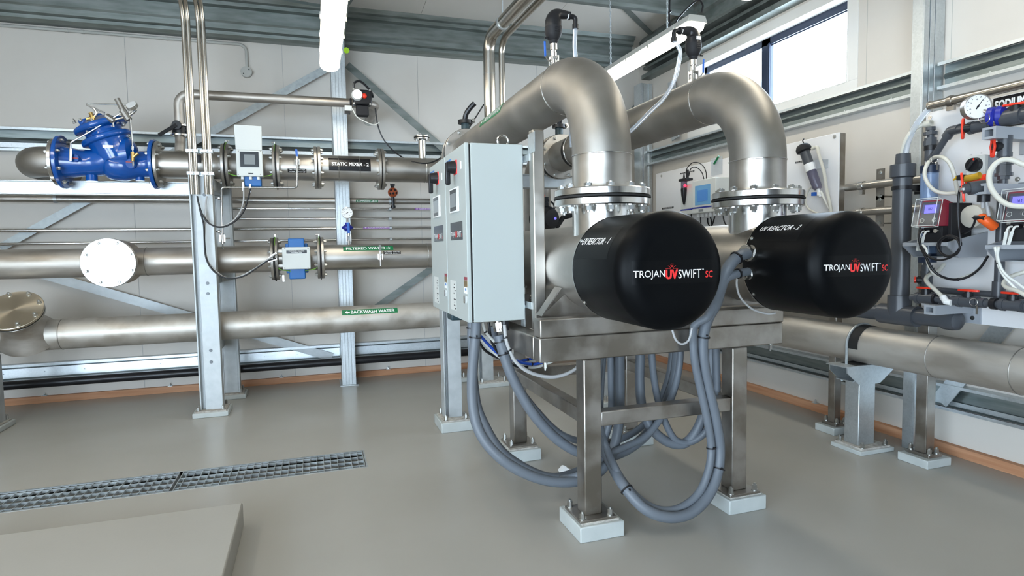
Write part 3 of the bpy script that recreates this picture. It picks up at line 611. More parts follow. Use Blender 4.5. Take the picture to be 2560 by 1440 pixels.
T_([(216, 298), (238, 292)], .014, 'brass', 'pilot_valve'); T_([(231, 303), (231, 292), (226, 282)], .018, 'brass', 'pilot_valve'); T_([(236, 292), (243, 283), (236, 272), (233, 270)], .013, 'bright', 'tube_fitting')
T_([(292, 247), (309, 279)], .024, 'steel_matt', 'pilot_spring_housing'); T_([(306, 276), (322, 300)], .032, 'steel_matt', 'pilot_body'); T_([(285, 300), (318, 292), (333, 282), (340, 275), (336, 268)], .012, 'bright', 'pilot_tube', rad=.015)
T_([(265, 290), (285, 303)], .03, 'steel_matt', 'strainer'); T_([(282, 306), (284, 318)], .008, 'bright', 'tube_fitting')
g = PY(328, 262, yf-.02); q = MB(); q.cyl(g, g+V((.01, .02, -.02)), .052, 28); go = q.obj('gauge', 'bright', t); q = MB(); q.cyl(g-V((0, 0, 0)), g+V((-.002, -.004, .004)), .046, 28); q.obj('gauge_face', 'white', go)
for p in ((186, 396), (324, 406)): q = MB(); a = PY(*p, yf+.03); q.obox(a-V((.03, 0, -.005)), a+V((.03, 0, 0)), .012, .012); q.obj('valve_lever', 'maroon', t)
# --- upper line spool pieces
def spool(label, a, c, z, r, m='steel', y=YP, name='pipe_spool', f0=None, f1=None, grp=None, rf=.225, mf='steel'):
    t = thing(name, label, 'pipe', ((a+c)/2, y, z-r), grp); q = MB(); q.cyl((a, y, z), (c, y, z), r, 48); q.obj('pipe_run', m, t)
    if f0: flange(t, (a+.016, y, z), (1, 0, 0), r, rf, .03, 8, mf, sides=(1,))
    if f1: flange(t, (c-.016, y, z), (1, 0, 0), r, rf, .03, 8, mf, sides=(-1,))
    return t
xa = XR_+.018; xb = px1(566); xc = px1(693); xd = px1(793); xe = px1(950)
t = spool('stainless pipe spool between the blue valve and the upper flow meter', xa, xb, ZM, RM, f0=1, f1=1)
q = MB(); q.cbox((px1(505), YP-RM-.002, ZM+.045), (.035, .004, .075)); q.obj('black_sticker', 'sign_black', t)
# flow meter 1
def flowmeter(label, x0, x1_, z, box, big):
    t = thing('flow_meter', label, 'meter', ((x0+x1_)/2, YP, z-RM), 'magnetic flow meters')
    q = MB(); q.lathe([(RM, 0), (RM*.93, .05), (RM*.93, x1_-x0-.05), (RM, x1_-x0)], (x0, YP, z), (1, 0, 0), 40, cap=False); q.obj('meter_tube', 'steel_matt', t)
    for xx, s in ((x0+.02, 1), (x1_-.02, -1)):
        flange(t, (xx, YP, z), (1, 0, 0), RM, .225, .03, 8, 'steel_matt', sides=(s,)); gasket(t, (xx-s*.02, YP, z), (1, 0, 0), RM*.9, .236, .009)
        q = MB(); q.tube(cat([(xx-s*.01, YP-.04, z+.235), (xx-s*.012, YP-.16, z+.16), (xx, YP-.20, z), (xx+s*.02, YP-.19, z-.10), ((x0+x1_)/2-s*.07, YP-.2, z-.13)]), .0045, 6); q.obj('earth_wire', 'green_yellow', t)
        q = MB(); q.cbox((xx-s*.01, YP-.03, z+.238), (.012, .03, .035)); q.cyl((xx-.02, YP-.03, z+.25), (xx+.02, YP-.03, z+.25), .008, 8); q.obj('earth_lug', 'bright', t)
    return t
t = flowmeter('upper flow meter with white display box and its cover flipped up', xb+.004, xc-.004, ZM, 0, 1)
yb_ = YP-.24; A = PY(592, 440, yb_); B = PY(655, 376, yb_); q = MB(); q.box((A.x, yb_, A.z), (B.x, yb_+.09, B.z)); d = q.obj('display_box', 'meter_grey', t, bev=.006)
C1 = PY(588, 374, yb_); C2 = PY(653, 318, yb_); q = MB(); q.prism([(A.x, yb_-.0, B.z), (B.x, yb_-.0, B.z), (C2.x+.005, yb_-.03, C2.z+.005), (C1.x, yb_-.03, C2.z+.012)], (0, .012, 0)); q.obj('cover', 'meter_grey', t, bev=.004)
E1 = PY(601, 417, yb_-.004); E2 = PY(646, 380, yb_-.004); q = MB(); q.box((E1.x, yb_-.006, E1.z), (E2.x, yb_, E2.z)); q.obj('display_bezel', 'screen_dark', d)
E1 = PY(611, 411, yb_); E2 = PY(637, 387, yb_); q = MB(); q.box((E1.x, yb_-.009, E1.z), (E2.x, yb_-.005, E2.z)); q.obj('display', 'screen_grey', d)
for px in (596, 651):
    for py in (378, 436): p = PY(px, py, yb_); k = MB(); k.cyl((p.x, yb_-.003, p.z), (p.x, yb_+.002, p.z), .006, 8); k.obj('screw', 'steel_matt', d)
q = MB(); p = PY(627, 434, yb_); q.cbox((p.x, yb_-.002, p.z), (.045, .003, .011)); q.obj('tag', 'sign_black', d)
E1 = PY(612, 466, yb_+.08); E2 = PY(653, 436, yb_+.08); q = MB(); q.box((E1.x, yb_+.05, E1.z), (E2.x, yb_+.15, E2.z+.05)); q.obj('neck', 'blue_meter', t, bev=.008)
for px in (606, 626, 646): p = PY(px, 442, yb_+.03); k = MB(); k.hexa((p.x, yb_+.04, A.z), (p.x, yb_+.04, A.z-.028), .016); k.obj('cable_gland', 'white', t)
for px, py in ((608, 466), (625, 470)): p = PY(px, py, yb_+.03); k = MB(); k.cbox((p.x, yb_+.03, p.z), (.016, .006, .085)); k.obj('cable_tag', 'bright', t)
t = spool('short stainless spool with the treated water sample point', xc, xd, ZM, RM, f0=1, f1=1); gasket(t, (xd, YP, ZM), (1, 0, 0), RM*.9, .222, .006)
label_x(t, YP, ZM, RM, (719, 426.5), (766, 427), None, 'sign_black', 'sign_white', 0, .042, lines=['TREATED WATER', 'SAMPLE POINT'], off=.01)['label'] = 'black treated water sample point label'
t = spool('static mixer spool with a black name sign', xd+.006, xe, ZM, RM, f0=1, f1=1, name='static_mixer'); gasket(t, (xe, YP, ZM), (1, 0, 0), RM*.9, .222, .006)
for px in (846, 898): weld(t, (px1(px), YP, ZM), (1, 0, 0), RM+.001)
a = PY(822, 415, YP-RM); c = PY(927, 417, YP-RM); f = cylmap((a.x, YP, ZM), (1, 0, 0), RM+.003, math.asin(.22), (0, -1, 0), -1); W = c.x-a.x; q = MB(); patch(q, f, 0, -.073, W, .073, 2, 10); q.mi = 1; put_text(q, 'STATIC MIXER - 2', f, W*.07, -.018, W*.95, .018, off=.03, lift=.001); q.obj('name_sign', ['sign_black', 'sign_white'], t, ang=80)['label'] = 'black static mixer sign'
t = spool('stainless pipe running right from the static mixer to behind the control cabinets', xe+.006, 2.30, ZM, RM, f0=1)
for px in (1062,): weld(t, (px1(px), YP, ZM), (1, 0, 0), RM+.001)
vx = PY(1055, 370, YP).x; q = MB(); q.cyl((vx, YP, ZM+RM*.9), (vx, YP, 2.83), .043, 24); q.obj('vent_stub', 'bright', t); 
f_ = flange(t, (vx, YP, 2.845), (0, 0, 1), .043, .088, .016, 4, 'bright'); gasket(t, (vx, YP, 2.858), (0, 0, 1), .001, .088, .006); f2 = flange(t, (vx, YP, 2.87), (0, 0, 1), .04, .088, .016, 4, 'bright', sides=(1,), bore=False)
# sample tap, upper
def sample_tap(label, p, tube=None, tag_=None, handle='blue_plastic'):
    p = V(p); t = thing('sample_valve', label, 'valve', p, 'small sample valves'); q = MB(); q.cyl(p+V((0, .13, 0)), p, .014, 12); q.hexa(p+V((0, .03, 0)), p, .024); q.cyl(p+V((0, 0, -.035)), p+V((0, 0, .035)), .018, 12)
    for s in (1, -1): q.cyl(p+V((s*.022, 0, -.03)), p+V((s*.022, 0, .03)), .006, 8)
    q.cyl(p+V((0, 0, .035)), p+V((0, 0, .06)), .01, 8); q.obj('valve_body', 'bright', t); q = MB(); q.obox(p+V((0, -.005, .055)), p+V((-.005, -.01, .13)), .022, .008, (0, 1, 0)); q.obj('lever', handle, t); 
    return t
p = PY(743, 405, YP-RM-.05); t = sample_tap('small sample valve with blue lever on the upper pipe left of the static mixer', p)
ys = p.y; q = MB(); q.tube(rnd([p-V((0, 0, .03)), PY(743, 469, ys), PY(553, 468, ys), PY(556, 592, ys)], .03, 6), .011, 12); q.obj('sample_tube', 'bright', t)
for py in (496, 579): a = PY(555, py, ys); k = MB(); k.cyl(a, a+V((-.06, .0, 0)), .008, 8); k.hexa(a+V((-.02, 0, 0)), a+V((-.035, 0, 0)), .016); k.obj('tube_clamp', 'bright', t)
a = PY(556, 596, ys); q = MB(); q.cyl(a+V((0, 0, .05)), a-V((0, 0, .05)), .018, 12); q.cbox(a, (.055, .02, .07)); q.cyl(a-V((0, 0, .05)), a-V((0, 0, .11)), .008, 10); q.cyl(a, a+V((.07, 0, 0)), .008, 8); q.obj('needle_valve', 'bright', t)
# ---------------- filtered water line
ZF, RF = 1.53, .139
t = thing('filtered_water_pipe', 'stainless filtered water pipe left of the lower flow meter, with a blanked branch', 'pipe', (-3, YP, ZF-RF))
xf1, xf2 = PY(688, 640, YP).x, PY(801, 640, YP).x
q = MB(); q.cyl((-4.99, YP, ZF), (xf1-.006, YP, ZF), RF, 48); q.obj('pipe_run', 'steel_dirty', t)
bxf = PY(272, 658, 6.5).x; q = MB(); q.lathe([(.215, .0), (.165, .05), (.148, .1), (.146, .34)], (bxf, YP-.0, ZF), (0, -1, 0), 48, cap=False); q.obj('branch', 'steel_dirty', t)
flange(t, (bxf, YP-.325, ZF), (0, 1, 0), .14, .228, .028, 8, 'steel', sides=()); gasket(t, (bxf, YP-.343, ZF), (0, 1, 0), .1, .225, .008)
mt = mat('turned', (.70, .69, .67), .22, 1, rough2=None)
def turned(name, cols, rough=.25):                    # lathe-turned blank: anisotropic metal disc
    m = bpy.data.materials.new(name); m.use_nodes = True; MT[name] = m; nt = m.node_tree; b = nt.nodes['Principled BSDF']
    b.inputs['Base Color'].default_value = (*cols, 1); b.inputs['Metallic'].default_value = 1; b.inputs['Roughness'].default_value = rough; b.inputs['Anisotropic'].default_value = .85
    tg = nt.nodes.new('ShaderNodeTangent'); tg.direction_type = 'RADIAL'; tg.axis = 'Z'; nt.links.new(tg.outputs[0], b.inputs['Tangent'])
turned('turned_steel', (.34, .335, .325), .26); turned('turned_brassy', (.60, .53, .42), .28)
def blank(t, c, axis, r, th, m, n=8, rb=.86, off=.5):
    c = V(c); ax = V(axis).normalized(); L = ROOT[t.name]
    q = MB(); q.lathe([(1e-4, -th/2), (r-.003, -th/2), (r, -th/2+.003), (r, th/2-.003), (r-.003, th/2), (1e-4, th/2)], (0, 0, 0), (0, 0, 1), 64, cap=False)
    o = q.obj('blank_flange', m, None); o.parent = t; o.location = c-L; o.rotation_mode = 'QUATERNION'; o.rotation_quaternion = V((0, 0, 1)).rotation_difference(ax); ROOT[o.name] = V((0, 0, 0))
    for k in range(n):
        a = 2*PI*(k+off)/n; p = V((math.cos(a)*r*rb, math.sin(a)*r*rb, th/2)); bolt(o, p, (0, 0, 1), .0165, .038)
    return o
blank(t, (bxf, YP-.362, ZF), (0, -1, 0), .228, .028, 'turned_steel')
for px in (368,): weld(t, (PY(px, 640, YP).x, YP, ZF), (1, 0, 0), RF+.0005, 'steel_matt')
flange(t, (xf1-.022, YP, ZF), (1, 0, 0), RF, .225, .03, 8, 'steel', sides=(-1,))
t = flowmeter('lower flow meter with pale grey junction box and blue housing', xf1, xf2, ZF, 0, 0)
yb2 = YP-.25; A = PY(707, 674, yb2); B = PY(775, 617, yb2); q = MB(); q.box((A.x, yb2, A.z), (B.x, yb2+.06, B.z)); d = q.obj('junction_box', 'meter_grey', t, bev=.008)
E1 = PY(716, 634, yb2); E2 = PY(767, 625, yb2); f = planar((E1.x, yb2-.0005, E1.z), (1, 0, 0), (0, 0, 1)); W = E2.x-E1.x; H = E2.z-E1.z; q = MB(); patch(q, f, 0, 0, W, H); q.mi = 1; put_text(q, 'FILTERED WATER', f, W*.12, H*.55, W*.88, H*.88, off=.01); put_text(q, 'FLOWMETER', f, W*.25, H*.12, W*.75, H*.45, off=.01); q.obj('name_label', ['sign_black', 'sign_white'], d)
for px in (712, 770):
    for py in (621, 670): p = PY(px, py, yb2); k = MB(); k.cyl((p.x, yb2-.003, p.z), (p.x, yb2+.002, p.z), .007, 8); k.obj('screw', 'steel_matt', d)
E1 = PY(724, 698, yb2+.07); E2 = PY(760, 596, yb2+.07); q = MB(); q.box((E1.x, yb2+.05, E1.z), (E2.x, yb2+.16, E2.z)); q.box((E1.x-.03, yb2+.12, E1.z+.06), (E2.x+.03, yb2+.3, E2.z-.05)); q.obj('coil_housing', 'blue_meter', t, bev=.008)
for py in (628, 646, 664): p = PY(706, py, yb2+.03); k = MB(); k.hexa((A.x, yb2+.03, p.z), (A.x-.035, yb2+.03, p.z), .017); k.obj('cable_gland', 'white', t)
for a, c in (((672, 646), (691, 632)), ((670, 654), (692, 647)), ((708, 688), (709, 704))): k = MB(); k.obox(PY(*a, yb2-.01), PY(*c, yb2-.01), .018, .006, (0, 1, 0)); k.obj('cable_tag', 'bright', t)
t = thing('filtered_water_pipe', 'stainless filtered water pipe right of the lower flow meter, with green label', 'pipe', (.8, YP, ZF-RF))
q = MB(); q.cyl((xf2+.006, YP, ZF), (1.75, YP, ZF), RF, 48); q.obj('pipe_run', 'steel', t); flange(t, (xf2+.022, YP, ZF), (1, 0, 0), RF, .225, .03, 8, 'steel', sides=(1,))
weld(t, (PY(1066, 640, YP).x, YP, ZF), (1, 0, 0), RF+.001)
label_x(t, YP, ZF, RF, (858, 621.5), (984, 620), 'FILTERED WATER', 'green_sign', 'sign_white', 1, .062)['label'] = 'green filtered water label with arrow'
label_x(t, YP, ZF, RF, (959, 632), (1002, 631), None, 'sign_black', 'sign_white', 0, .036, lines=['FILTERED WATER', 'SAMPLE POINT'], off=.01)['label'] = 'small black sample point label'
p = PY(951, 642, YP-RF-.05); t = sample_tap('small sample valve on the filtered water pipe below its green label', p, handle='bright'); q = MB(); q.cyl(p-V((0, 0, .03)), p-V((0, 0, .1)), .01, 10); q.obj('spout', 'bright', t)
# pressure gauge assembly on filtered pipe
gx = PY(868, 570, YP).x; t = thing('pressure_gauge', 'white pressure gauge on a blue fitting above the filtered water pipe', 'gauge', (gx, YP, ZF+RF), 'round pressure gauges')
def gauge(t, c, axis, r, th, needle=.8, m='bright', ticks=12):
    c = V(c); ax, tt, qq = basis(axis); qq = -qq; k = MB(); k.lathe([(r*.8, -th), (r*.96, -th), (r*.97, -.01), (r, -.008), (r, .004), (r*.93, .006), (r*.9, .0)], c, axis, 40); o = k.obj('gauge_case', m, t)
    k = MB(); k.lathe([(1e-4, .0005), (r*.9, .0005)], c, axis, 40, cap=False); k.obj('dial', 'white', o)
    k = MB(); k.lathe([(1e-4, .0040), (r*.91, .0040)], c, axis, 32, cap=False); k.obj('dial_glass', 'glass', o)
    k = MB()
    for i in range(ticks):
        a = math.radians(-135+270*i/(ticks-1)); d = tt*math.cos(a)+qq*math.sin(a); e = d.cross(ax)*r*.02; s = r*.14 if i % 2 == 0 else r*.08
        k.add([c+ax*.0012+d*(r*.82)+e, c+ax*.0012+d*(r*.82)-e, c+ax*.0012+d*(r*.82-s)-e, c+ax*.0012+d*(r*.82-s)+e], [(0, 1, 2, 3)])
        if i % 2 == 1: 
            p = c+ax*.0012+d*r*.58; f = planar(p-qq*-.0, -qq if ax.y > 0 else qq*(1 if False else -1), tt); f2 = lambda u, v, l, p=p: p+(tt.cross(ax))*u*1+tt*v; put_text(k, str((i-1)//2*2), f2, -r*.06, -r*.06, r*.06, r*.06, off=.01)
    a = needle; d = tt*math.cos(a)+qq*math.sin(a); e = d.cross(ax)*r*.035
    k.add([c+ax*.002-d*r*.25+e*1.5, c+ax*.002-d*r*.25-e*1.5, c+ax*.002+d*r*.75-e*.2, c+ax*.002+d*r*.75+e*.2], [(0, 1, 2, 3)]); k.lathe([(r*.09, .001), (r*.09, .003), (1e-4, .003)], c, axis, 12, cap=False)
    k.obj('scale_and_needle', 'black', o); return o
gc = PY(868, 532, YP-.03); gauge(t, gc, (0, -1, 0), .062, .04, -2.2)
gx = gc.x; q = MB(); q.cyl((gx, YP, gc.z-.06), (gx, YP, gc.z-.10), .012, 12); q.obj('gauge_stem', 'bright', t)
zz = PY(868, 567, YP).z; q = MB(); q.lathe([(.03, -.05), (.035, -.035), (.06, -.02), (.062, .0), (.03, .02), (.025, .045)], (gx, YP, zz), (0, 0, 1), 24); q.obj('diaphragm_seal', 'navy_diaphragm', t)
q = MB(); a = PY(870, 556, YP-.06); c = PY(872, 583, YP-.06); q.obox(a, c, .028, .008, (0, 1, 0)); q.obj('lever', 'blue_plastic', t, bev=.003)
q = MB(); q.cyl((gx+.01, YP, ZF+RF-.01), (gx+.01, YP, zz-.04), .014, 12); q.cbox((gx+.01, YP, ZF+RF+.07), (.05, .04, .05)); 
for s in (-1, 1): q.cyl((gx+.01+s*.022, YP-.02, ZF+RF+.03), (gx+.01+s*.022, YP-.02, ZF+RF+.11), .006, 8)
q.obj('isolation_valve', 'bright', t)
# ---------------- backwash line
ZB, RB = .845, .146
t = thing('backwash_water_pipe', 'stained stainless backwash water pipe low on the rack with a blanked upward branch', 'pipe', (-1, YP, ZB-RB))
q = MB(); q.cyl((-4.99, YP, ZB), (1.9, YP, ZB), RB, 48); q.obj('pipe_run', 'steel_weathered', t)
bd = V((.0, -.70, .714)).normalized(); bx_ = -2.63; bc = V((bx_, YP, ZB))
q = MB(); q.lathe([(.25, .0), (.225, .06), (.175, .14), (.158, .2), (.154, .34)], bc, bd, 48, cap=False); q.obj('branch', 'steel_dirty', t, ang=60)
gasket(t, bc+bd*.352, bd, .1, .226, .01); flange(t, bc+bd*.33, bd, .15, .222, .026, 8, 'steel', sides=()); blank(t, bc+bd*.372, bd, .228, .026, 'turned_brassy')
weld(t, (PY(157, 820, YP).x, YP, ZB), (1, 0, 0), RB+.001, 'steel_matt')
label_x(t, YP, ZB, RB, (855, 782), (995, 776), 'BACKWASH WATER', 'green_sign', 'sign_white', -1, .066)['label'] = 'green backwash water label with arrow'
# ---------------- raised overflow pipe with butterfly valve
YO = 6.95; xo = PY(449, 300, YO).x; zo = PY(700, 248, YO).z; xe2 = PY(925, 270, YO).x
t = thing('overflow_pipe', 'thin stainless pipe rising from the upper line and crossing right to the wall', 'pipe', (xo, YO, ZM+RM))
q = MB(); q.tube(rnd([(xo, YP+.02, ZM+RM*.9), (xo, YO, ZM+.3), (xo, YO, zo), (xe2+.06, YO, zo), (xe2+.06, YB, zo-.0)], [.5, .12, .11], 10), .048, 28); q.obj('pipe_run', 'steel_dirty', t)
q = MB(); q.cyl((xe2+.06, YB-.012, zo), (xe2+.06, YB, zo), .07, 24); q.obj('wall_collar', 'fitting_grey', t)
zv = PY(440, 326, YO).z; t = thing('butterfly_valve', 'black lever butterfly valve on the thin riser left of the paired conduits', 'valve', (xo, YO, zv), 'butterfly valves')
q = MB(); q.cyl((xo, YO, zv-.03), (xo, YO, zv+.03), .075, 24); q.cyl((xo-.02, YO, zv), (xo+.14, YO-.05, zv), .03, 12); q.obj('valve_body', 'black', t)
for z in (zv-.05, zv+.045):
    f_ = flange(t, (xo, YO, z), (0, 0, 1), .048, .09, .018, 4, 'bright', sides=(1 if z > zv else -1,))
hp = PY(441, 312, YO-.10); q = MB(); q.cyl(hp, hp+V((0, .08, 0)), .045, 20); q.obox(hp, PY(397, 338, YO-.14), .035, .014, (0, 1, 0)); q.obj('lever', 'black', t, bev=.004)
# actuated valve at the right end
ac = PY(903, 256, YO-.12); t = thing('actuated_valve', 'black actuated valve with white and red position dome on the thin crossing pipe', 'valve', ac)
q = MB(); q.cbox(ac+V((.01, 0, .045)), (.20, .12, .16)); q.obj('actuator', 'black', t, bev=.015)
q = MB(); q.cyl(ac+V((-.045, -.06, .06)), ac+V((-.045, -.10, .06)), .06, 24, .052); q.obj('indicator_dome', 'white', t)
q = MB(); q.sphere(ac+V((.03, -.065, .055)), .028, sc_=(1, .8, 1)); q.obj('indicator_dome', 'red', t)
q = MB(); q.cbox(ac+V((.01, .02, -.09)), (.13, .1, .11)); q.cyl(ac+V((-.10, 0, -.0)), ac+V((-.12, 0, .0)), .04, 16); q.obj('gearbox', 'black_matt', t, bev=.012)
q = MB(); q.cbox(ac+V((-.14, -.01, -.075)), (.075, .05, .055)); q.obj('solenoid', 'meter_grey', t, bev=.003); q = MB(); q.cbox(ac+V((-.15, -.0, -.115)), (.06, .05, .03)); q.obj('solenoid_base', 'black', t)
for x in (-.08, .09):
    for z in (.12, -.03): k = MB(); k.hexa(ac+V((x, -.06, z)), ac+V((x, -.07, z)), .012); k.obj('bolt', 'bolt', t)
q = MB(); q.tube(cat([ac+V((-.07, -.03, .12)), ac+V((-.07, -.04, .19)), ac+V((0, -.04, .21)), ac+V((.10, -.03, .12)), ac+V((.13, 0, .06))]), .012, 8); q.obj('cable', 'black', t)
q = MB(); q.tube(cat([ac+V((-.10, -.04, -.08)), ac+V((-.05, -.05, -.17)), ac+V((.05, -.04, -.22)), ac+V((.13, 0, -.235)), ac+V((.19, .02, -.20))]), .006, 6); q.obj('air_hose', 'cable_white', t)
q = MB(); q.tube(cat([PY(*p, 6.9) for p in ((938, 270), (945, 315), (960, 350), (985, 378), (1015, 398))]+[PY(*p, 6.6) for p in ((1045, 407), (1075, 407), (1105, 393), (1140, 370), (1160, 340), (1185, 300))]+[PY(1209, 262, 6.1)], 5), .0075, 8)
tag(q.obj('signal_cable', 'black'), 'long black cable sagging from the actuated valve to the steel conduits', 'cable')
# ---------------- paired conduits coming down to the near rack post
yq = 6.44
for (pa, pb, lab) in ((477, 494, 'left pair of bright steel conduits running down to the near rack post'), (516, 528, 'right pair of bright steel conduits running down to the near rack post')):
    t = thing('steel_conduit_pair', lab, 'conduit', (PY((pa+pb)/2, 490, yq).x, yq, 2.17), 'paired steel conduits')
    xl = [PY(pa+1, 480, yq).x, PY(pb, 480, yq).x] if pa < 500 else [PY(518.5, 480, yq).x, PY(527, 480, yq).x]
    xc_ = sum(xl)/2; xl = [xc_-.0205, xc_+.0205]
    for x in xl: q = MB(); q.tube(rnd([(x, yq, 2.165), (x, yq, 3.93), (x, yq-1.2, 4.3)], .25, 8), .0195, 16); q.obj('conduit', 'tube', t)
    for pyy in (378, 434): z = PY(500, pyy, yq).z; k = MB(); k.box((xc_-.052, yq-.028, z-.014), (xc_+.052, yq+.03, z+.014)); k.cyl((xc_-.0, yq-.028, z), (xc_, yq-.045, z), .01, 6); k.obj('conduit_clamp', 'galv', t)
q = MB(); z = PY(500, 379, yq).z; q.box((-1.12, yq+.03, z-.012), (-.9, yq+.05, z+.012)); q.box((-1.12, yq+.03, PY(500, 434, yq).z-.02), (-.92, yq+.05, PY(500, 434, yq).z+.02)); tag(q.obj('support_bracket', 'galv'), 'small steel bracket joining the two conduit pairs', 'bracket')
def cable(name, label, pts, y, r, m, ties=(), grp=None, n=6, cat_='cable'):
    P_ = [p if isinstance(p, V) else (PY(p[0], p[1], p[2] if len(p) > 2 else y)) for p in pts]; pp = cat(P_, n); q = MB(); q.tube(pp, r, 12)
    if not ties: return tag(q.obj(name, m), label, cat_, grp)
    t = thing(name, label, cat_, P_[0], grp); q.obj('cable_sheath', m, t)
    for s in ties:
        i = min(len(pp)-2, max(1, int(s*len(pp)))); d = (pp[i+1]-pp[i-1]).normalized(); k = MB(); k.cyl(pp[i]-d*.004, pp[i]+d*.004, r*1.25, 12); k.cbox(pp[i]+V((0, -r*1.1, r*.4)), (.008, .012, .01)); k.obj('cable_tie', 'black', t)
    return t
cable('meter_cable', 'black cable looping from the left conduits to the upper flow meter', [(493, 490), (497, 510), (507, 538), (525, 560), (553, 568), (585, 555), (608, 530), (619, 500), (624, 482), (626, 470)], 6.42, .008, 'black', (.5, .7), 'meter cables')
cable('meter_cable', 'grey cable looping from the right conduits to the upper flow meter', [(517, 490), (514, 515), (516, 545), (528, 562), (553, 567), (580, 554), (600, 530), (609, 500), (609, 470)], 6.44, .0075, 'conduit_light', (.3,), 'meter cables')
cable('meter_cable', 'black cable drooping from the near rack post to the lower flow meter', [(493, 490), (500, 525), (509, 560), (511, 600), (514, 640), (526, 668), (548, 688), (575, 696), (610, 690), (645, 668), (670, 652), (690, 646)], 6.42, .0075, 'black', (.45, .6, .8), 'meter cables')
cable('meter_cable', 'grey cable drooping from the near rack post to the lower flow meter', [(516, 500), (513, 530), (512, 570), (512, 610), (518, 648), (532, 670), (560, 692), (590, 694), (630, 676), (665, 652), (690, 634)], 6.44, .007, 'conduit_light', (), 'meter cables')
# ---------------- conduits dropping from the roof behind the reactors
yv = 6.0; p1_ = PY(1222, 95, yv); ex = PZ(1345, -15, p1_.z); d = (ex-p1_)
for (pa, r, lab, m_) in ((1223.5, .060, 'thick bright steel duct dropping from the roof behind the first reactor pipe', 0), (1255, .032, 'thinner bright steel duct beside the thick one behind the first reactor pipe', 1)):
    x = PY(pa, 200, yv).x; t = thing('steel_duct', lab, 'duct', (x, yv, 2.47), 'steel ducts from the roof'); z = p1_.z+(.0 if not m_ else -.01)
    q = MB(); q.tube(rnd([(x, yv, 2.466), (x, yv, z), (x+d.x*1.6, yv+d.y*1.6, z+.12)], .16, 8), r, 24); q.obj('duct', 'tube', t)
    if not m_:
        for s in (.33,): c = V((x, yv, z))+V((d.x, d.y, .07))*s; k = MB(); dd = V((d.x, d.y, .07)).normalized(); k.cyl(c-dd*.012, c+dd*.012, r+.008, 24); k.cyl(c+V((0, 0, .06)), V((c.x, c.y, cz(c.y)-.02)), .005, 6); k.obj('hanger_ring', 'galv', t)
        k = MB(); k.cyl((x, yv, 3.36), (x, yv, 3.37), r+.002, 24); k.obj('coupling', 'bright', t)
# ================================================================ reactor stand
def anchor(t, x0, x1, y0, y1, z):
    for a in (x0, x1):
        for c in (y0, y1):
            bolt(t, (a, c, z), (0, 0, 1), .015, .045, 'anchor_bolt')
t = thing('reactor_stand', 'welded stainless steel stand carrying the two reactors', 'stand', (1.9, 3.7, 0))
legs = [(1.365, 2.965, 1.30, 2.885), (2.335, 2.965, 2.265, 2.895), (1.385, 4.28, 1.30, 4.17), (2.345, 4.28, 2.265, 4.17)]
for (x, y, px_, py_) in legs:
    q = MB(); q.box((x, y, .11), (x+.106, y+.106, .984)); q.obj('leg', 'steel_frame', t, bev=.007)
    q = MB(); q.box((x-.055, y-.055, .098), (x+.161, y+.161, .112)); bp = q.obj('base_plate', 'steel_frame', t, bev=.002); anchor(bp, x-.032, x+.138, y-.032, y+.138, .112)
    q = MB(); q.box((px_, py_, 0), (px_+.265, py_+.30, .088)); o = q.obj('concrete_pad', 'pad', t, bev=.006)
    q = MB(); q.box((px_+.02, py_+.02, .086), (px_+.245, py_+.275, .099)); q.obj('grout', 'grout', t, bev=.003)
for a, c in (((1.11, 2.965, .985), (2.70, 3.065, 1.118)), ((1.11, 4.30, .985), (2.70, 4.40, 1.118)), ((1.11, 3.067, .987), (1.21, 4.298, 1.116)), ((2.60, 3.067, .987), (2.70, 4.298, 1.116))):
    q = MB(); q.box(a, c); q.obj('top_beam', 'steel_frame', t, bev=.007)
for a, c in (((1.473, 2.975, .60), (2.333, 3.055, .683)), ((1.493, 4.29, .60), (2.343, 4.37, .683)), ((1.39, 3.073, .60), (1.47, 4.278, .683)), ((2.35, 3.073, .60), (2.43, 4.278, .683))):
    q = MB(); q.box(a, c); q.obj('cross_tie', 'steel_frame', t, bev=.006)
for x in (1.13, 2.62):
    bolt(t, (x+.03, 2.985+.03, .985), (0, 0, -1), .012, .05)
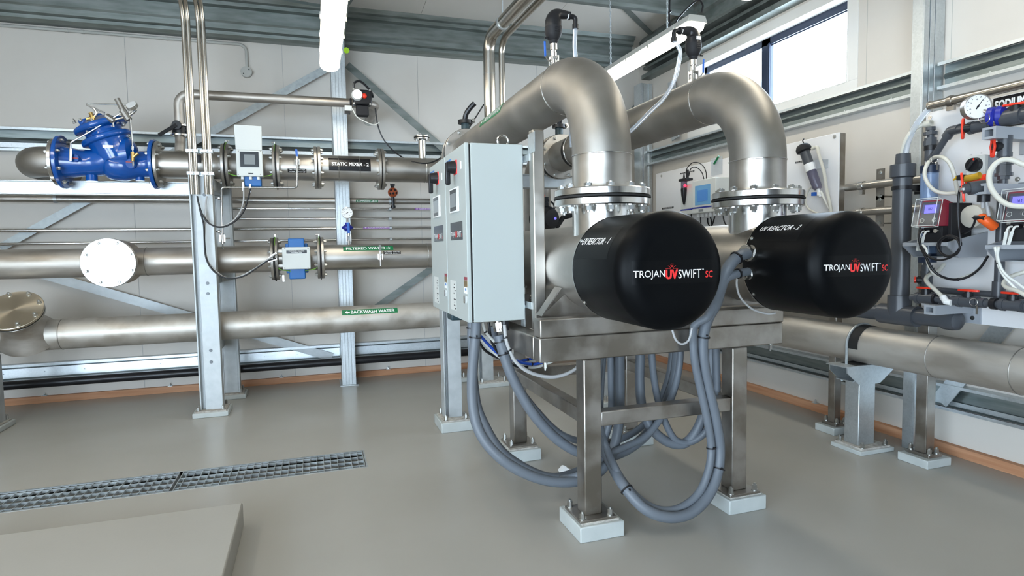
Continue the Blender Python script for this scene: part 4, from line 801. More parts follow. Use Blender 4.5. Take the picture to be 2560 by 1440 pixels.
def reactor(xc, n, lab):
    ZC = 1.485
    t = thing('uv_reactor', lab, 'reactor', (xc, 3.5, 1.12), 'water treatment reactors')
    q = MB(); q.lathe([(.255, 2.795), (.255, 2.81), (.238, 2.812), (.238, 4.18), (.21, 4.24), (.1, 4.27), (1e-4, 4.28)], (xc, 0, ZC), (0, 1, 0), 64); q.obj('chamber', 'steel', t, ang=40)
    # saddles
    for ys in (3.09, 4.05):
        pts = [(xc-.33, 1.222), (xc+.33, 1.222)]; arc = []
        for k in range(13): a = math.radians(-38-104*k/12); arc.append((xc+.24*math.cos(a), ZC+.24*math.sin(a)))
        poly = pts+arc; q = MB(); q.prism([(a, ys, c) for a, c in poly], (0, .008, 0)); q.obj('saddle', 'steel_frame', t)
        for s in (-1, 1):
            q = MB(); q.obox((xc+s*.33, ys+.03, 1.222), (xc+s*.215, ys+.03, 1.375), .09, .006, (0, 0, 1)); q.obj('saddle_rib', 'steel_frame', t)
    # nozzle + flange joint
    q = MB(); q.lathe([(.185, 0), (.166, .03), (.162, .06), (.162, .21)], (xc, 3.0, 1.615), (0, 0, 1), 56, cap=False); q.obj('nozzle', 'bright', t)
    flange(t, (xc, 3.0, 1.835), (0, 0, 1), .16, .26, .040, 12, 'bright', sides=(-1,), br=.022, bh=.036)
    gasket(t, (xc, 3.0, 1.861), (0, 0, 1), .15, .263, .009)
    q = MB(); q.cyl((xc, 4.0, ZC-.2), (xc, 4.0, 1.10), .05, 20); q.obj('drain', 'steel', t)
    q = MB(); p = V((xc-.20, 3.45, ZC-.17)); q.cyl(p, p+V((-.08, 0, -.02)), .014, 10); q.cbox(p+V((-.09, 0, -.02)), (.04, .03, .05)); q.cyl(p+V((-.1, 0, 0)), p+V((-.1, 0, .05)), .007, 8); q.cyl(p+V((-.1, -.03, .05)), p+V((-.1, .05, .05)), .007, 8); q.obj('drain_cock', 'bright', t)
    return t
rtop = 2.79
def cap_(t, xc, txt, a0, lab):
    ZC = 1.485; RC, RF_, LC, RD = .270, .165, .515, .085; prof = [(.266, 0), (.270, .01), (.270, LC-RD)]
    for k in range(1, 15): a = math.pi/2*k/14; prof.append((RF_+(RC-RF_)*math.cos(a), LC-RD+RD*math.sin(a)))
    prof += [(1e-4, LC+.0002)]
    q = MB(); q.lathe(prof, (xc, rtop, ZC), (0, -1, 0), 96, cap=False); o = q.obj('end_cap', 'cap_black', t, ang=60); o['label'] = lab
    q = MB(); q.lathe([(.2, -.004), (.272, -.004), (.272, .0), (.2, 0)], (xc, rtop, ZC), (0, -1, 0), 64); q.obj('cap_rim', 'bright', t)
    for a in (-38, 32, 148, 215): r = math.radians(a); n = V((-math.cos(r), 0, math.sin(r))); bolt(o, V((xc, rtop-.02, ZC))+n*.270, n, .009, .009, 'screw')
    # side label: u runs towards the camera, v up round the cap
    R = .270; A0 = math.radians(a0)
    def f(u, v, l): th = A0+v/R; return V((xc-(R+l)*math.cos(th), rtop-.045-u, ZC+(R+l)*math.sin(th)))
    q = MB(); patch(q, f, -.035, -.088, .315, .085, 2, 14, .0006); q.mi = 1; put_text(q, txt, f, .0, -.018, .285, .018, shear=.28, off=.012, lift=.0014); q.obj('side_label', ['cap_label', 'sign_white'], o, ang=80)
    # front label
    q = MB(); f = planar((xc, rtop-.4385, ZC), (1, 0, 0), (0, 0, 1)); 
    def f(u, v, l):
        r = math.hypot(u, v); dd = 0 if r <= RF_ else RD*(1-math.sqrt(max(0, 1-((r-RF_)/(RC-RF_))**2)))
        return V((xc+u, rtop-LC-l+dd-.0004, ZC+v))
    patch(q, f, -.218, -.052, .194, .050, 32, 8, .0004)
    zz = -.031; h = .045
    q.mi = 1; put_text(q, 'TROJAN', f, -.214, zz, -.063, zz+h*.86, off=0, lift=.0009); put_text(q, 'SWIFT', f, .004, zz, .120, zz+h*.86, off=0, lift=.0009); put_text(q, 'TM', f, .123, zz+h*.75, .134, zz+h*.86, off=0, lift=.0009)
    q.mi = 2; put_text(q, 'UV', f, -.058, zz, -.001, zz+h*.86, off=.045, lift=.0009); put_text(q, 'SC', f, .143, zz, .181, zz+h*.66, off=.01, lift=.0009)
    for ang, n in ((0, 4), (36, 3), (72, 3), (90, 3), (108, 3), (144, 3), (180, 4)):
        for i in range(n):
            r = .009+.0065*i; a = math.radians(ang); c = (-.029+r*math.cos(a), zz+h*.98+r*math.sin(a)*.9)
            q.add([f(c[0]-.0022, c[1]-.0008, .0009), f(c[0]+.0022, c[1]-.0008, .0009), f(c[0]+.0022, c[1]+.0008, .0009), f(c[0]-.0022, c[1]+.0008, .0009)], [(0, 1, 2, 3)])
    q.obj('front_label', ['cap_label', 'sign_white', 'sign_red'], o)
    return o
x1, x2 = 1.50, 2.53
r1 = reactor(x1, 1, 'left ultraviolet water reactor, a stainless chamber with black end cap numbered 1'); cap_(r1, x1, 'UV REACTOR - 1', 31, 'black plastic end cap numbered 1')
r2 = reactor(x2, 2, 'right ultraviolet water reactor, a stainless chamber with black end cap numbered 2'); cap_(r2, x2, 'UV REACTOR - 2', 46, 'black plastic end cap numbered 2')
for r_, xc in ((r1, x1), (r2, x2)):                  # skid channels under each pair sit on the stand
    pass
t = thing('reactor_skid', 'low stainless box channel lying on the front of the stand under both reactors', 'beam', (1.9, 3.0, 1.118))
for y in (2.957, 4.0): q = MB(); q.box((1.112, y, 1.120), (2.698, y+.10, 1.218)); q.obj('skid_channel', 'steel_frame', t, bev=.007)
# reactor outlet pipes
def riser(xc, zc_, lab, yend, m='steel'):
    t = thing('outlet_pipe', lab, 'pipe', (xc, 3.0, 1.865), 'large pipes rising from the reactors'); R = .160
    flange(t, (xc, 3.0, 1.887), (0, 0, 1), .158, .26, .040, 12, 'bright', sides=(1,), br=.022, bh=.026)
    q = MB(); q.lathe([(.172, 0), (.163, .012), (R, .03), (R, .19)], (xc, 3.0, 1.90), (0, 0, 1), 56, cap=False); q.obj('pipe_stub', 'bright' if 0 else 'steel', t)
    q = MB(); q.tube(rnd([(xc, 3.0, 2.09), (xc, 3.0, zc_), (xc, yend, zc_)], zc_-2.095, 22), R, 56); q.obj('bend', 'steel_matt', t, ang=60)
    weld(t, (xc, 3.0, 2.09), (0, 0, 1), R+.001); weld(t, (xc, 3.0+zc_-2.09, zc_), (0, 1, 0), R+.001)
    flange(t, (xc, yend-.02, zc_), (0, 1, 0), R, .235, .034, 8, 'steel', sides=(-1,)); gasket(t, (xc, yend+.002, zc_), (0, 1, 0), .15, .236, .006)
    return t
t = riser(x1, 2.575, 'left large stainless pipe arching back from the reactor numbered 1', 6.02)
f = lambda u, v, l: V((x1-(.161+l)*math.cos(.50+v/.16), LY0-u, 2.575+(.161+l)*math.sin(.50+v/.16)))
LY0 = 4.95; q = MB(); patch(q, f, 0, -.042, .60, .042, 2, 6, .0006); q.mi = 1; put_text(q, 'TREATED WATER', f, .10, -.024, .57, .024, off=.02, lift=.0014)
for sg in (1, -1): q.add([f(.02, 0, .0014), f(.055, sg*.022, .0014), f(.065, sg*.017, .0014), f(.038, 0, .0014)], [(0, 1, 2, 3)])
q.add([f(.03, -.003, .0014), f(.08, -.003, .0014), f(.08, .003, .0014), f(.03, .003, .0014)], [(0, 1, 2, 3)]); q.obj('pipe_label', ['green_sign', 'sign_white'], t, ang=80)['label'] = 'green treated water label with arrow'
t = riser(x2, 2.56, 'right large stainless pipe arching back from the reactor numbered 2', 6.02)
q = MB(); yk = 5.55; q.tube([(x2+.168*math.cos(2*PI*k/32), yk, 2.56+.168*math.sin(2*PI*k/32)) for k in range(32)], .010, 8, closed=True); q.obj('u_bolt', 'bright', t)
q = MB(); q.lathe([(.161, -.03), (.166, -.03), (.166, .03), (.161, .03)], (x2, yk+.05, 2.56), (0, 1, 0), 40, cap=False); q.obj('rubber_sleeve', 'rubber', t)
# butterfly valves and down-comers behind the beam
for xc, nm, side in ((x1, 'left', -1), (x2, 'right', 1)):
    t = thing('butterfly_valve', 'dark green butterfly valve behind the %s large reactor pipe' % nm, 'valve', (xc, 6.1, 2.3), 'large butterfly valves')
    q = MB(); q.lathe([(.15, -.028), (.21, -.028), (.21, .028), (.15, .028)], (xc, 6.06, 2.57), (0, 1, 0), 40, cap=False); q.cyl((xc, 6.06, 2.76), (xc, 6.06, 2.87), .042, 20); q.obj('valve_body', 'valve_green', t)
    q = MB(); q.cyl((xc, 6.06, 2.87), (xc, 6.06, 2.905), .075, 20); q.obj('notch_plate', 'black', t)
    q = MB(); q.tube(cat([(xc-.01, 6.04, 2.90), (xc, 6.02, 2.96), (xc+.04, 5.99, 3.02), (xc+.08, 5.97, 3.06)]), .026, 10); q.obj('lever', 'black', t)
    bolt(t, (xc+.07, 6.03, 2.89), (0, -1, .3), .02, .04)
    t = thing('downcomer_pipe', 'stainless pipe joining the back of the %s reactor pipe to the rack line' % nm, 'pipe', (xc, 6.3, 2.3), 'pipes behind the reactor pipes')
    flange(t, (xc, 6.12, 2.57), (0, 1, 0), .158, .235, .034, 8, 'steel', sides=(1,))
    q = MB(); q.tube(rnd([(xc, 6.13, 2.57), (xc, YP-.16, 2.57), (xc, YP-.15, 2.52)] if nm == 'left' else [(xc, 6.13, 2.57), (xc, 6.75, 2.57), (xc, 6.75, 1.0)], .22, 10), .158, 40); q.obj('pipe_run', 'steel', t)
# header pipe behind with black actuated valve, seen between cabinet post and riser
t = thing('actuated_valve', 'black electric valve actuator with blue dial, behind the cabinet post', 'valve', (2.25, 5.6, 1.6)); c = PY(1369, 547, 5.6)
q = MB(); q.lathe([(.10, -.16), (.125, -.14), (.125, .02), (.11, .05), (.09, .07), (1e-4, .075)], c, (.35, -1, 0), 28); q.obj('actuator', 'black', t)
q = MB(); ca = c+V((.35, -1, 0)).normalized()*.078+V((.025, 0, .0)); q.cyl(ca, ca+V((.3, -1, 0)).normalized()*.006, .014, 20); q.obj('dial', 'screen_lit', t)
q = MB(); q.cbox(c+V((-.06, .05, .17)), (.16, .12, .09)); q.cbox(c+V((-.06, .05, .02)), (.14, .14, .3)); q.obj('switch_box', 'black', t, bev=.01)
q = MB(); q.sphere(c+V((-.05, .03, .23)), .035, sc_=(1, 1, .7)); q.obj('indicator', 'red', t)
q = MB(); q.tube(cat([c+V((.03, -.02, .17)), c+V((.06, -.03, .13)), c+V((.06, -.02, .07))]), .009, 8); q.obj('cable', 'black', t)
q = MB(); q.obox(c+V((.09, 0, -.09)), c+V((.17, 0, .02)), .05, .03, (0, 1, 0)); q.obox(c+V((.165, 0, .015)), c+V((.30, 0, .045)), .05, .035, (0, 1, 0)); q.obj('lever', 'black', t, bev=.012)
q = MB(); q.cyl(c+V((-.06, .08, -.12)), c+V((-.06, .08, -.50)), .035, 16); q.cbox(c+V((-.03, .03, -.17)), (.2, .12, .05)); q.obj('valve_neck', 'valve_green', t)
q = MB(); q.tube(cat([c+V((-.08, -.08, -.2)), c+V((0, -.1, -.17)), c+V((.1, -.1, -.155)), c+V((.17, -.08, -.16))]), .012, 8); q.obj('air_hose', 'cable_white', t)
t = thing('inlet_header', 'stainless inlet pipe low behind the reactors', 'pipe', (2.2, 5.6, 1.0)); q = MB(); q.cyl((1.7, 5.68, 1.15), (3.3, 5.68, 1.15), .14, 40); q.obj('pipe_run', 'steel', t)
# air release valves
def air_valve(x, y, zb, lab, s, hose, lever_s):
    t = thing('air_release_valve', lab, 'valve', (x, y, zb), 'black air release valves'); K = .655; zs = zb; zb = 0; X_, Y_ = x, y; x = y = 0
    q = MB(); q.cyl((x, y, zb-.03), (x, y, zb+.05), .026, 16); q.hexa((x, y, zb+.05), (x, y, zb+.075), .045); q.hexa((x, y, zb+.13), (x, y, zb+.155), .045); q.cyl((x, y, zb+.05), (x, y, zb+.2), .028, 20)
    for a in range(4): d = V((math.cos(PI/4+a*PI/2)*.046, math.sin(PI/4+a*PI/2)*.046, 0)); q.cyl(V((x, y, zb+.03))+d, V((x, y, zb+.165))+d, .009, 8)
    q.obj('ball_valve', 'bright', t)
    q = MB(); q.cyl((x, y, zb+.16), (x, y, zb+.23), .024, 20); q.cyl((x, y, zb+.225), (x, y, zb+.29), .035, 24); q.obj('coupling', 'bright', t)
    q = MB(); q.tube([(x+lever_s*.04, y-.02, zb+.10), (x+lever_s*.075, y-.03, zb+.115), (x+lever_s*.10, y-.03, zb+.15)], .007, 8); q.obj('lever_arm', 'bright', t)
    q = MB(); q.obox((x+lever_s*.10, y-.03, zb+.14), (x+lever_s*.105, y-.03, zb+.29), .022, .012, (0, 1, 0)); q.obj('lever_grip', 'blue_plastic', t, bev=.004)
    z0 = zb+.28
    q = MB(); q.lathe([(.035, 0), (.045, .015), (.045, .03), (.058, .045), (.078, .085), (.084, .13), (.084, .16)], (x, y, z0), (0, 0, 1), 32); q.cyl((x-lever_s*-.07, y-.02, z0+.045), (x+lever_s*.10, y-.02, z0+.045), .01, 8); q.obj('lower_body', 'black_matt', t)
    q = MB(); q.tube(rnd([(x, y, z0+.155), (x, y, z0+.29), (x+s*.17, y, z0+.29)], .07, 8), [.080]*2+[.075-.004*k for k in range(8)]+[.034], 24); q.obj('upper_body', 'black', t)
    q = MB(); q.cyl((x+s*.145, y, z0+.285), (x+s*.155, y, z0+.285), .037, 20); q.obj('white_ring', 'white', t)
    q = MB(); q.cyl((x+s*.155, y, z0+.285), (x+s*.175, y, z0+.285), .040, 20); q.tube(rnd([(x+s*.17, y, z0+.28), (x+s*.235, y, z0+.28), (x+s*.235, y, z0+.17)], .03, 6), .024, 16); q.cyl((x+s*.235, y, z0+.21), (x+s*.235, y, z0+.165), .031, 16); q.obj('elbow_fitting', 'black', t)
    q = MB(); f = planar((x-.02, y-.0845, z0+.14), (1, 0, 0), (0, 0, 1)); 
    for k in range(3): q.cbox((x+.01, y-.081, z0+.10+.02*k), (.05, .006, .006))
    q.obj('embossed_mark', 'black', t)
    for o in t.children:
        for v in o.data.vertices: c = v.co+V((X_, Y_, zs)); v.co = c*K
    hs = [V((X_+K*s*.235, Y_, zs+K*(z0+.18)))]+hose; q = MB(); q.tube(cat(hs), .014, 14); q.obj('clear_hose', 'clear_hose', t); return t
yA = PX(1385, 190, x1).y; air_valve(x1, yA, 2.715, 'black air release valve on the left large pipe with clear hose dropping behind it', 1, [PY(1437, 120, yA), PY(1442, 160, yA+.02), PY(1450, 200, yA+.10), V((1.73, yA+.25, 2.5)), V((1.74, yA+.28, 2.3))], -1)
t = air_valve(x2, yA-.02, 2.69, 'black air release valve near the window with clear hose looping down to the left', -1, [PY(1700, 125, yA-.05), PY(1698, 150, yA-.08), PY(1686, 200, yA-.12), PY(1660, 245, yA-.15), PY(1625, 280, yA-.16), PY(1590, 315, yA-.16), PY(1560, 340, yA-.14), PY(1530, 356, yA-.1)], 1)
q = MB(); q.cbox((x2+.005, yA-.02-.054, 2.69+.655*(.28+.20)), (.035, .004, .022)); q.obj('rating_label', 'white', t)
# ================================================================ control cabinets
def cabinet(dy, lab, near):
    y0, y1 = 3.385+dy, 3.93+dy; xf, xb_, zb, zt = .83, 1.18, 1.17, 2.205
    t = thing('control_cabinet', lab, 'cabinet', ((xf+xb_)/2, (y0+y1)/2, zb), 'control cabinets')
    q = MB(); q.box((xf+.034, y0, zb), (xb_, y1, zt)); q.obj('cabinet_body', 'cabinet', t, bev=.004)
    q = MB(); q.box((xf+.024, y0+.008, zb+.008), (xf+.034, y1-.008, zt-.008)); q.obj('door_seal', 'rubber', t)
    q = MB(); q.box((xf, y0, zb), (xf+.024, y1, zt)); d = q.obj('door', 'cabinet', t, bev=.004)
    P = lambda px, py: PX(px, py, xf)+V((0, dy, 0))
    f = lambda u, v, l: V((xf-l, y0+.545-u, zb+v))      # u to the right on the door as seen from outside (towards the camera)
    def rect(nm, a, c, m, th=.002, bev=0): q = MB(); q.box((xf-th, a.y, a.z), (xf, c.y, c.z)); return q.obj(nm, m, d, bev=bev)
    a, c = P(1114, 412), P(1127.5, 385); q = MB(); q.box((xf-.001, a.y, 2.105), (xf, c.y, 2.165)); q.obj('maker_sticker', 'sign_blue', d)
    q = MB(); u0 = y0+.545-a.y; u1 = y0+.545-c.y; put_text(q, 'FILTEC', f, u0+.008, .90+.045, u1-.008, .90+.085, off=.02, lift=.0016); q.obj('sticker_text', 'sign_white', d)
    hc = V((xf, P(1139, 419).y, P(1139, 419).z)); q = MB(); q.cbox(hc+V((-.003, .0, 0)), (.006, .075, .085)); q.obj('isolator_plate', 'sign_red', d)
    q = MB(); q.cyl(hc+V((-.004, -.0, 0)), hc+V((-.055, 0, 0)), .042, 28, .034); h = q.obj('isolator_switch', 'black', d)
    q = MB(); q.obox(hc+V((-.05, .0, .03)), hc+V((-.05, .0, -.105)), .028, .03, (1, 0, 0)); q.obj('switch_grip', 'black', h, bev=.008)
    a = P(1152, 413); q = MB(); q.box((xf-.002, a.y-.012, a.z-.022), (xf, a.y+.012, a.z+.022)); q.obj('maker_sticker', 'sign_white', d)
    a, c = P(1127, 528), P(1148, 467); hb = MB(); hb.box((xf-.008, min(a.y, c.y), 1.825), (xf, max(a.y, c.y), 1.975)); hm = hb.obj('operator_panel', 'white', d, bev=.006)
    hb = MB(); yy = sorted((a.y, c.y)); hb.box((xf-.009, yy[0]+.055, 1.835), (xf-.008, yy[1]-.02, 1.965)); hb.obj('bezel', 'screen_dark', hm)
    hb = MB(); hb.box((xf-.0095, yy[0]+.062, 1.858), (xf-.009, yy[1]-.028, 1.942)); hb.obj('screen', 'screen_grey', hm)
    a, c = P(1126.5, 566), P(1155.5, 530); yy = sorted((a.y, c.y)); z0_, z1_ = 1.655+.0, 1.765; w_ = yy[1]-yy[0]; hb = MB(); hb.box((xf-.001, yy[0], z0_), (xf, yy[1], z1_)); lb = hb.obj('logo_plate', 'screen_dark', d)
    u0 = y0+.545-yy[1]; hb = MB(); v0, v1 = z0_-zb+.016, z0_-zb+.052; put_text(hb, 'TROJAN', f, u0+.012, v0, u0+w_*.42, v1, off=0, lift=.0016); put_text(hb, 'SWIFT', f, u0+w_*.58, v0, u0+w_*.90, v1, off=0, lift=.0016); hb.mi = 1; put_text(hb, 'UV', f, u0+w_*.43, v0, u0+w_*.57, v1, off=.04, lift=.0016); put_text(hb, 'SC', f, u0+w_*.91, v0, u0+w_*.97, v1*.0+v0+.02, off=0, lift=.0016); hb.obj('logo_text', ['sign_white', 'sign_red'], lb)
    for (p0, p1, m) in (((1160.5, 700), (1168, 693), 'maroon'), ((1160.5, 716), (1168, 702), 'brass'), ((1160.5, 733), (1168, 719), 'sign_white')):
        a, c = P(*p0), P(*p1); rect('warning_sticker', a, c, m, .001)
    a, c = P(1163, 726), P(1166, 721); rect('warning_sticker', a, c, 'sign_blue', .0015)
    a, c = P(1162, 757), P(1165.5, 740); rect('door_lock', a, c, 'bright', .008)
    a = P(1128, 786); c = P(1140, 716)
    q = MB(); q.box((xf-.0008, c.y, 1.21), (xf, a.y, 1.40)); q.obj('data_plate', 'meter_grey', d)
    q = MB()
    for k in range(9): q.box((xf-.0016, c.y+.01+.02*(k % 3), 1.22+.019*k), (xf-.0008, c.y+.035+.03*(k % 2), 1.228+.019*k))
    q.obj('data_plate_text', 'black', d)
    if near:
        ex = PY(1251, 346, y0+.25); cx_ = ex.x; q = MB(); q.tube([(cx_+.034*math.cos(2*PI*k/24), y0+.2, zt+.052+.034*math.sin(2*PI*k/24)) for k in range(24)], .0075, 8, closed=True); q.cyl((cx_, y0+.2, zt), (cx_, y0+.2, zt+.02), .014, 12, .01); q.obj('lifting_eye', 'bright', t)
    for z in (zb+.02, zt-.06): q = MB(); q.cbox((xb_+.004, y0+.05, z), (.008, .06, .13)); q.obj('mounting_lug', 'galv', t)
    return t
cabinet(0, 'near pale grey control cabinet with lifting eye on top', True)
cabinet(.565, 'far pale grey control cabinet, half hidden behind the near one', False)
t = thing('cabinet_post', 'polished stainless square post holding the near control cabinet', 'post', (1.235, 3.29, 1.12)); q = MB(); q.box((1.194, 3.25, 1.119), (1.264, 3.32, 2.27)); q.obj('post', 'steel', t, bev=.007)
q = MB(); q.box((1.189, 3.30, 2.10), (1.1935, 4.50, 2.14)); q.box((1.189, 3.30, 1.24), (1.1935, 4.50, 1.28)); q.obj('mounting_rail', 'galv', t)
q = MB(); q.box((1.16+.03, 3.21, 2.14), (1.194, 3.32, 2.25)); q.obj('bracket', 'galv', t)
t = thing('cabinet_post', 'stainless square post behind the far control cabinet', 'post', (1.235, 4.35, 1.12)); q = MB(); q.box((1.200, 4.315, 1.119), (1.264, 4.385, 2.2)); q.obj('post', 'steel', t, bev=.007)
# glands and cables under the cabinets
q = MB(); g = PY(1245, 808, 3.47); q.cyl((g.x, 3.47, 1.169), (g.x, 3.47, 1.155), .024, 16); q.hexa((g.x, 3.47, 1.156), (g.x+.004, 3.47, 1.12), .036); q.cyl((g.x+.003, 3.47, 1.12), (g.x+.006, 3.47, 1.10), .033, 16); tag(q.obj('cable_gland', 'bright'), 'shiny cable gland under the near control cabinet', 'gland')
q = MB(); q.cyl((1.075, 3.47, 1.169), (1.075, 3.46, 1.10), .026, 12); tag(q.obj('cable_gland', 'black'), 'black cable gland beside the shiny one under the near cabinet', 'gland')
q = MB(); g = PY(1124, 790, 4.15); q.box((g.x-.0, 4.10, 1.10), (g.x+.12, 4.24, 1.169)); tag(q.obj('socket_box', 'valve_green', bev=.012), 'dark rounded box hanging under the far control cabinet', 'box')
G = 'grey flexible cable conduits under the reactors'
def grey(lab, pts, y, r, ties=()):
    return cable('flexible_conduit', lab, pts, y, r, 'conduit_grey', ties, G, 7)
grey('thick grey conduit dropping from the near cabinet and sweeping low towards the left leg', [(1191, 806, 3.45), (1187, 860, 3.45), (1181, 930, 3.42), (1181, 1000, 3.38), (1192, 1062, 3.34), (1216, 1108, 3.3), (1257, 1150, 3.26), (1310, 1182, 3.24), (1370, 1202, 3.24), (1430, 1205, 3.24), (1483, 1190, 3.26), (1522, 1150, 3.28), (1543, 1085, 3.3), (1549, 1010, 3.3), (1549, 930, 3.3), (1549, 868, 3.3), (1549, 820, 3.3)], 3.3, .031, (.05,))
grey('thinner grey conduit just behind the one dropping from the near cabinet', [(1178, 800, 3.62), (1177, 850, 3.62), (1184, 930, 3.6), (1194, 1010, 3.56), (1216, 1065, 3.52), (1250, 1120, 3.48), (1300, 1160, 3.46), (1370, 1190, 3.44), (1430, 1182, 3.42), (1480, 1150, 3.42), (1512, 1095, 3.4), (1528, 1030, 3.4), (1528, 950, 3.4), (1527, 870, 3.4), (1527, 815, 3.4)], 3.4, .023, (.04,))
grey('thick grey conduit falling diagonally from the shiny gland through the stand', [(1247, 838, 3.47), (1255, 870, 3.46), (1275, 930, 3.44), (1308, 995, 3.42), (1345, 1050, 3.4), (1395, 1100, 3.38), (1450, 1132, 3.36), (1510, 1142, 3.35), (1565, 1126, 3.35), (1620, 1082, 3.36), (1660, 1020, 3.38), (1685, 950, 3.4), (1693, 890, 3.4), (1692, 830, 3.4)], 3.4, .032, (.05, .1))
grey('thinner grey conduit beside the diagonal one, crossing behind the front tie', [(1232, 815, 3.66), (1240, 850, 3.66), (1262, 900, 3.64), (1295, 965, 3.62), (1340, 1025, 3.6), (1395, 1080, 3.56), (1450, 1103, 3.5), (1510, 1107, 3.46), (1565, 1092, 3.45), (1615, 1056, 3.45), (1650, 1000, 3.46), (1672, 940, 3.47), (1680, 880, 3.48), (1679, 830, 3.48)], 3.5, .022)
grey('thick grey conduit from the upper gland of the right end cap, hanging lowest', [(1868, 634, 2.70), (1845, 642, 2.68), (1820, 670, 2.68), (1803, 715, 2.72), (1790, 760, 2.80), (1769, 800, 2.88), (1757, 850, 2.905), (1760, 910, 2.905), (1773, 980, 2.905), (1789, 1050, 2.90), (1799, 1120, 2.9), (1794, 1180, 2.88), (1770, 1240, 2.85), (1725, 1283, 2.82), (1670, 1293, 2.81), (1612, 1272, 2.84), (1560, 1215, 2.94), (1523, 1150, 3.15), (1500, 1090, 3.18), (1490, 1030, 3.2), (1492, 950, 3.2), (1500, 860, 3.2)], 2.9, .031, (.06, .28, .52, .75))
grey('thinner grey conduit from the lower gland of the right end cap', [(1870, 679, 2.70), (1845, 684, 2.68), (1815, 698, 2.69), (1796, 740, 2.76), (1772, 790, 2.85), (1738, 812, 2.89), (1733, 850, 2.905), (1738, 910, 2.905), (1753, 980, 2.905), (1768, 1050, 2.90), (1778, 1120, 2.9), (1770, 1180, 2.88), (1745, 1235, 2.87), (1700, 1270, 2.86), (1650, 1275, 2.86), (1600, 1250, 2.90), (1552, 1195, 3.0), (1518, 1125, 3.15), (1500, 1060, 3.18), (1502, 960, 3.24), (1510, 860, 3.28)], 2.9, .023, (.05, .5))
grey('straight grey conduit just left of the right front leg', [(1787, 770, 3.12), (1789, 850, 3.14), (1792, 930, 3.14), (1792, 990, 3.14), (1785, 1040, 3.16), (1762, 1082, 3.2), (1725, 1105, 3.24), (1690, 1100, 3.26), (1665, 1060, 3.28), (1645, 1000, 3.3), (1633, 930, 3.3), (1628, 860, 3.3), (1627, 815, 3.3)], 3.2, .022)
grey('thick grey conduit looping between the middle of the stand and its right tie', [(1601, 815, 3.36), (1601, 880, 3.36), (1599, 950, 3.36), (1606, 1020, 3.34), (1630, 1072, 3.3), (1670, 1105, 3.28), (1712, 1108, 3.26), (1745, 1070, 3.24), (1765, 1010, 3.22), (1776, 950, 3.2), (1779, 870, 3.2), (1778, 800, 3.2)], 3.3, .031)
grey('grey conduit hanging from the right beam beside the diagonal loop', [(1700, 830, 3.3), (1701, 880, 3.3), (1696, 930, 3.3), (1682, 985, 3.28), (1655, 1040, 3.26), (1615, 1090, 3.25), (1560, 1118, 3.24), (1510, 1140, 3.24), (1480, 1165, 3.24), (1440, 1190, 3.26), (1400, 1197, 3.3)], 3.3, .022)
cable('control_cable', 'thin white cable hanging from the near cabinet and curving to the stand leg', [(1206, 806), (1214, 830), (1232, 850), (1262, 880), (1298, 912), (1335, 935), (1375, 944), (1415, 936), (1450, 912), (1480, 880), (1500, 850)], 3.52, .009, 'cable_white', (.1,), 'thin cables under the cabinets')
cable('control_cable', 'ribbed white cable tied beside the shiny gland conduit', [(1261, 812), (1265, 850), (1276, 880), (1290, 905), (1318, 928), (1360, 941), (1400, 940), (1440, 922), (1475, 890), (1490, 850)], 3.43, .011, 'conduit_light', (.1, .2), 'thin cables under the cabinets')
cable('control_cable', 'black cable dropping behind the shiny gland', [(1222, 806), (1226, 840), (1238, 870), (1260, 898), (1290, 915), (1320, 918)], 3.6, .009, 'black', (.3,), 'thin cables under the cabinets')
cable('control_cable', 'black cable sagging left of the stand from the cabinet back', [(1195, 850), (1212, 875), (1240, 892), (1275, 905), (1300, 912)], 3.85, .009, 'black', (), 'thin cables under the cabinets')
for k, (dz, m, lab) in enumerate(((0, 'cable_blue', 'upper blue air hose drooping under the left of the stand'), (7, 'cable_white', 'pale air hose tied under the upper blue one'))):
    cable('air_hose', lab, [(1202, 840+dz), (1222, 862+dz), (1248, 885+dz), (1290, 902+dz), (1315, 900+dz), (1340, 893+dz), (1360, 885+dz)], 3.72+.02*k, .009, m, (.7,) if not k else (), 'air hoses under the stand')
for k, (dz, m, lab) in enumerate(((0, 'cable_blue', 'lower blue air hose curving up to the front beam'), (8, 'cable_white', 'pale air hose tied under the lower blue one'))):
    cable('air_hose', lab, [(1284, 898+dz), (1310, 908+dz), (1340, 910+dz), (1370, 900+dz), (1400, 886+dz), (1425, 868+dz)], 3.62+.02*k, .009, m, (.35, .8) if not k else (), 'air hoses under the stand')
# glands on the right end cap
for a_, z_, r_, lab in ((14, 0, .034, 'big shiny gland on the left side of the right end cap'), (-8, 0, .024, 'smaller shiny gland below the big one on the right end cap')):
    th = math.radians(a_); n = V((-math.cos(th), 0, math.sin(th))); p = V((x2, 2.72, 1.478))+n*.262; q = MB(); q.cyl(p, p+n*.03, r_*1.35, 20); q.hexa(p+n*.018, p+n*.06, r_*1.25); q.cyl(p+n*.06, p+n*.075, r_*1.05, 20); tag(q.obj('cable_gland', 'bright'), lab, 'gland')
cable('control_cable', 'thin grey cable hanging in a loop under the left end cap', [(1680, 824), (1690, 850), (1705, 860), (1722, 850), (1730, 820)], 2.84, .006, 'conduit_light', (), 'thin cables at the end caps')
cable('control_cable', 'thin grey cable drooping from the right end cap to the skid channel', [(1858, 672), (1845, 690), (1842, 715), (1852, 745), (1880, 772), (1915, 784), (1938, 783)], 2.86, .006, 'conduit_light', (), 'thin cables at the end caps')
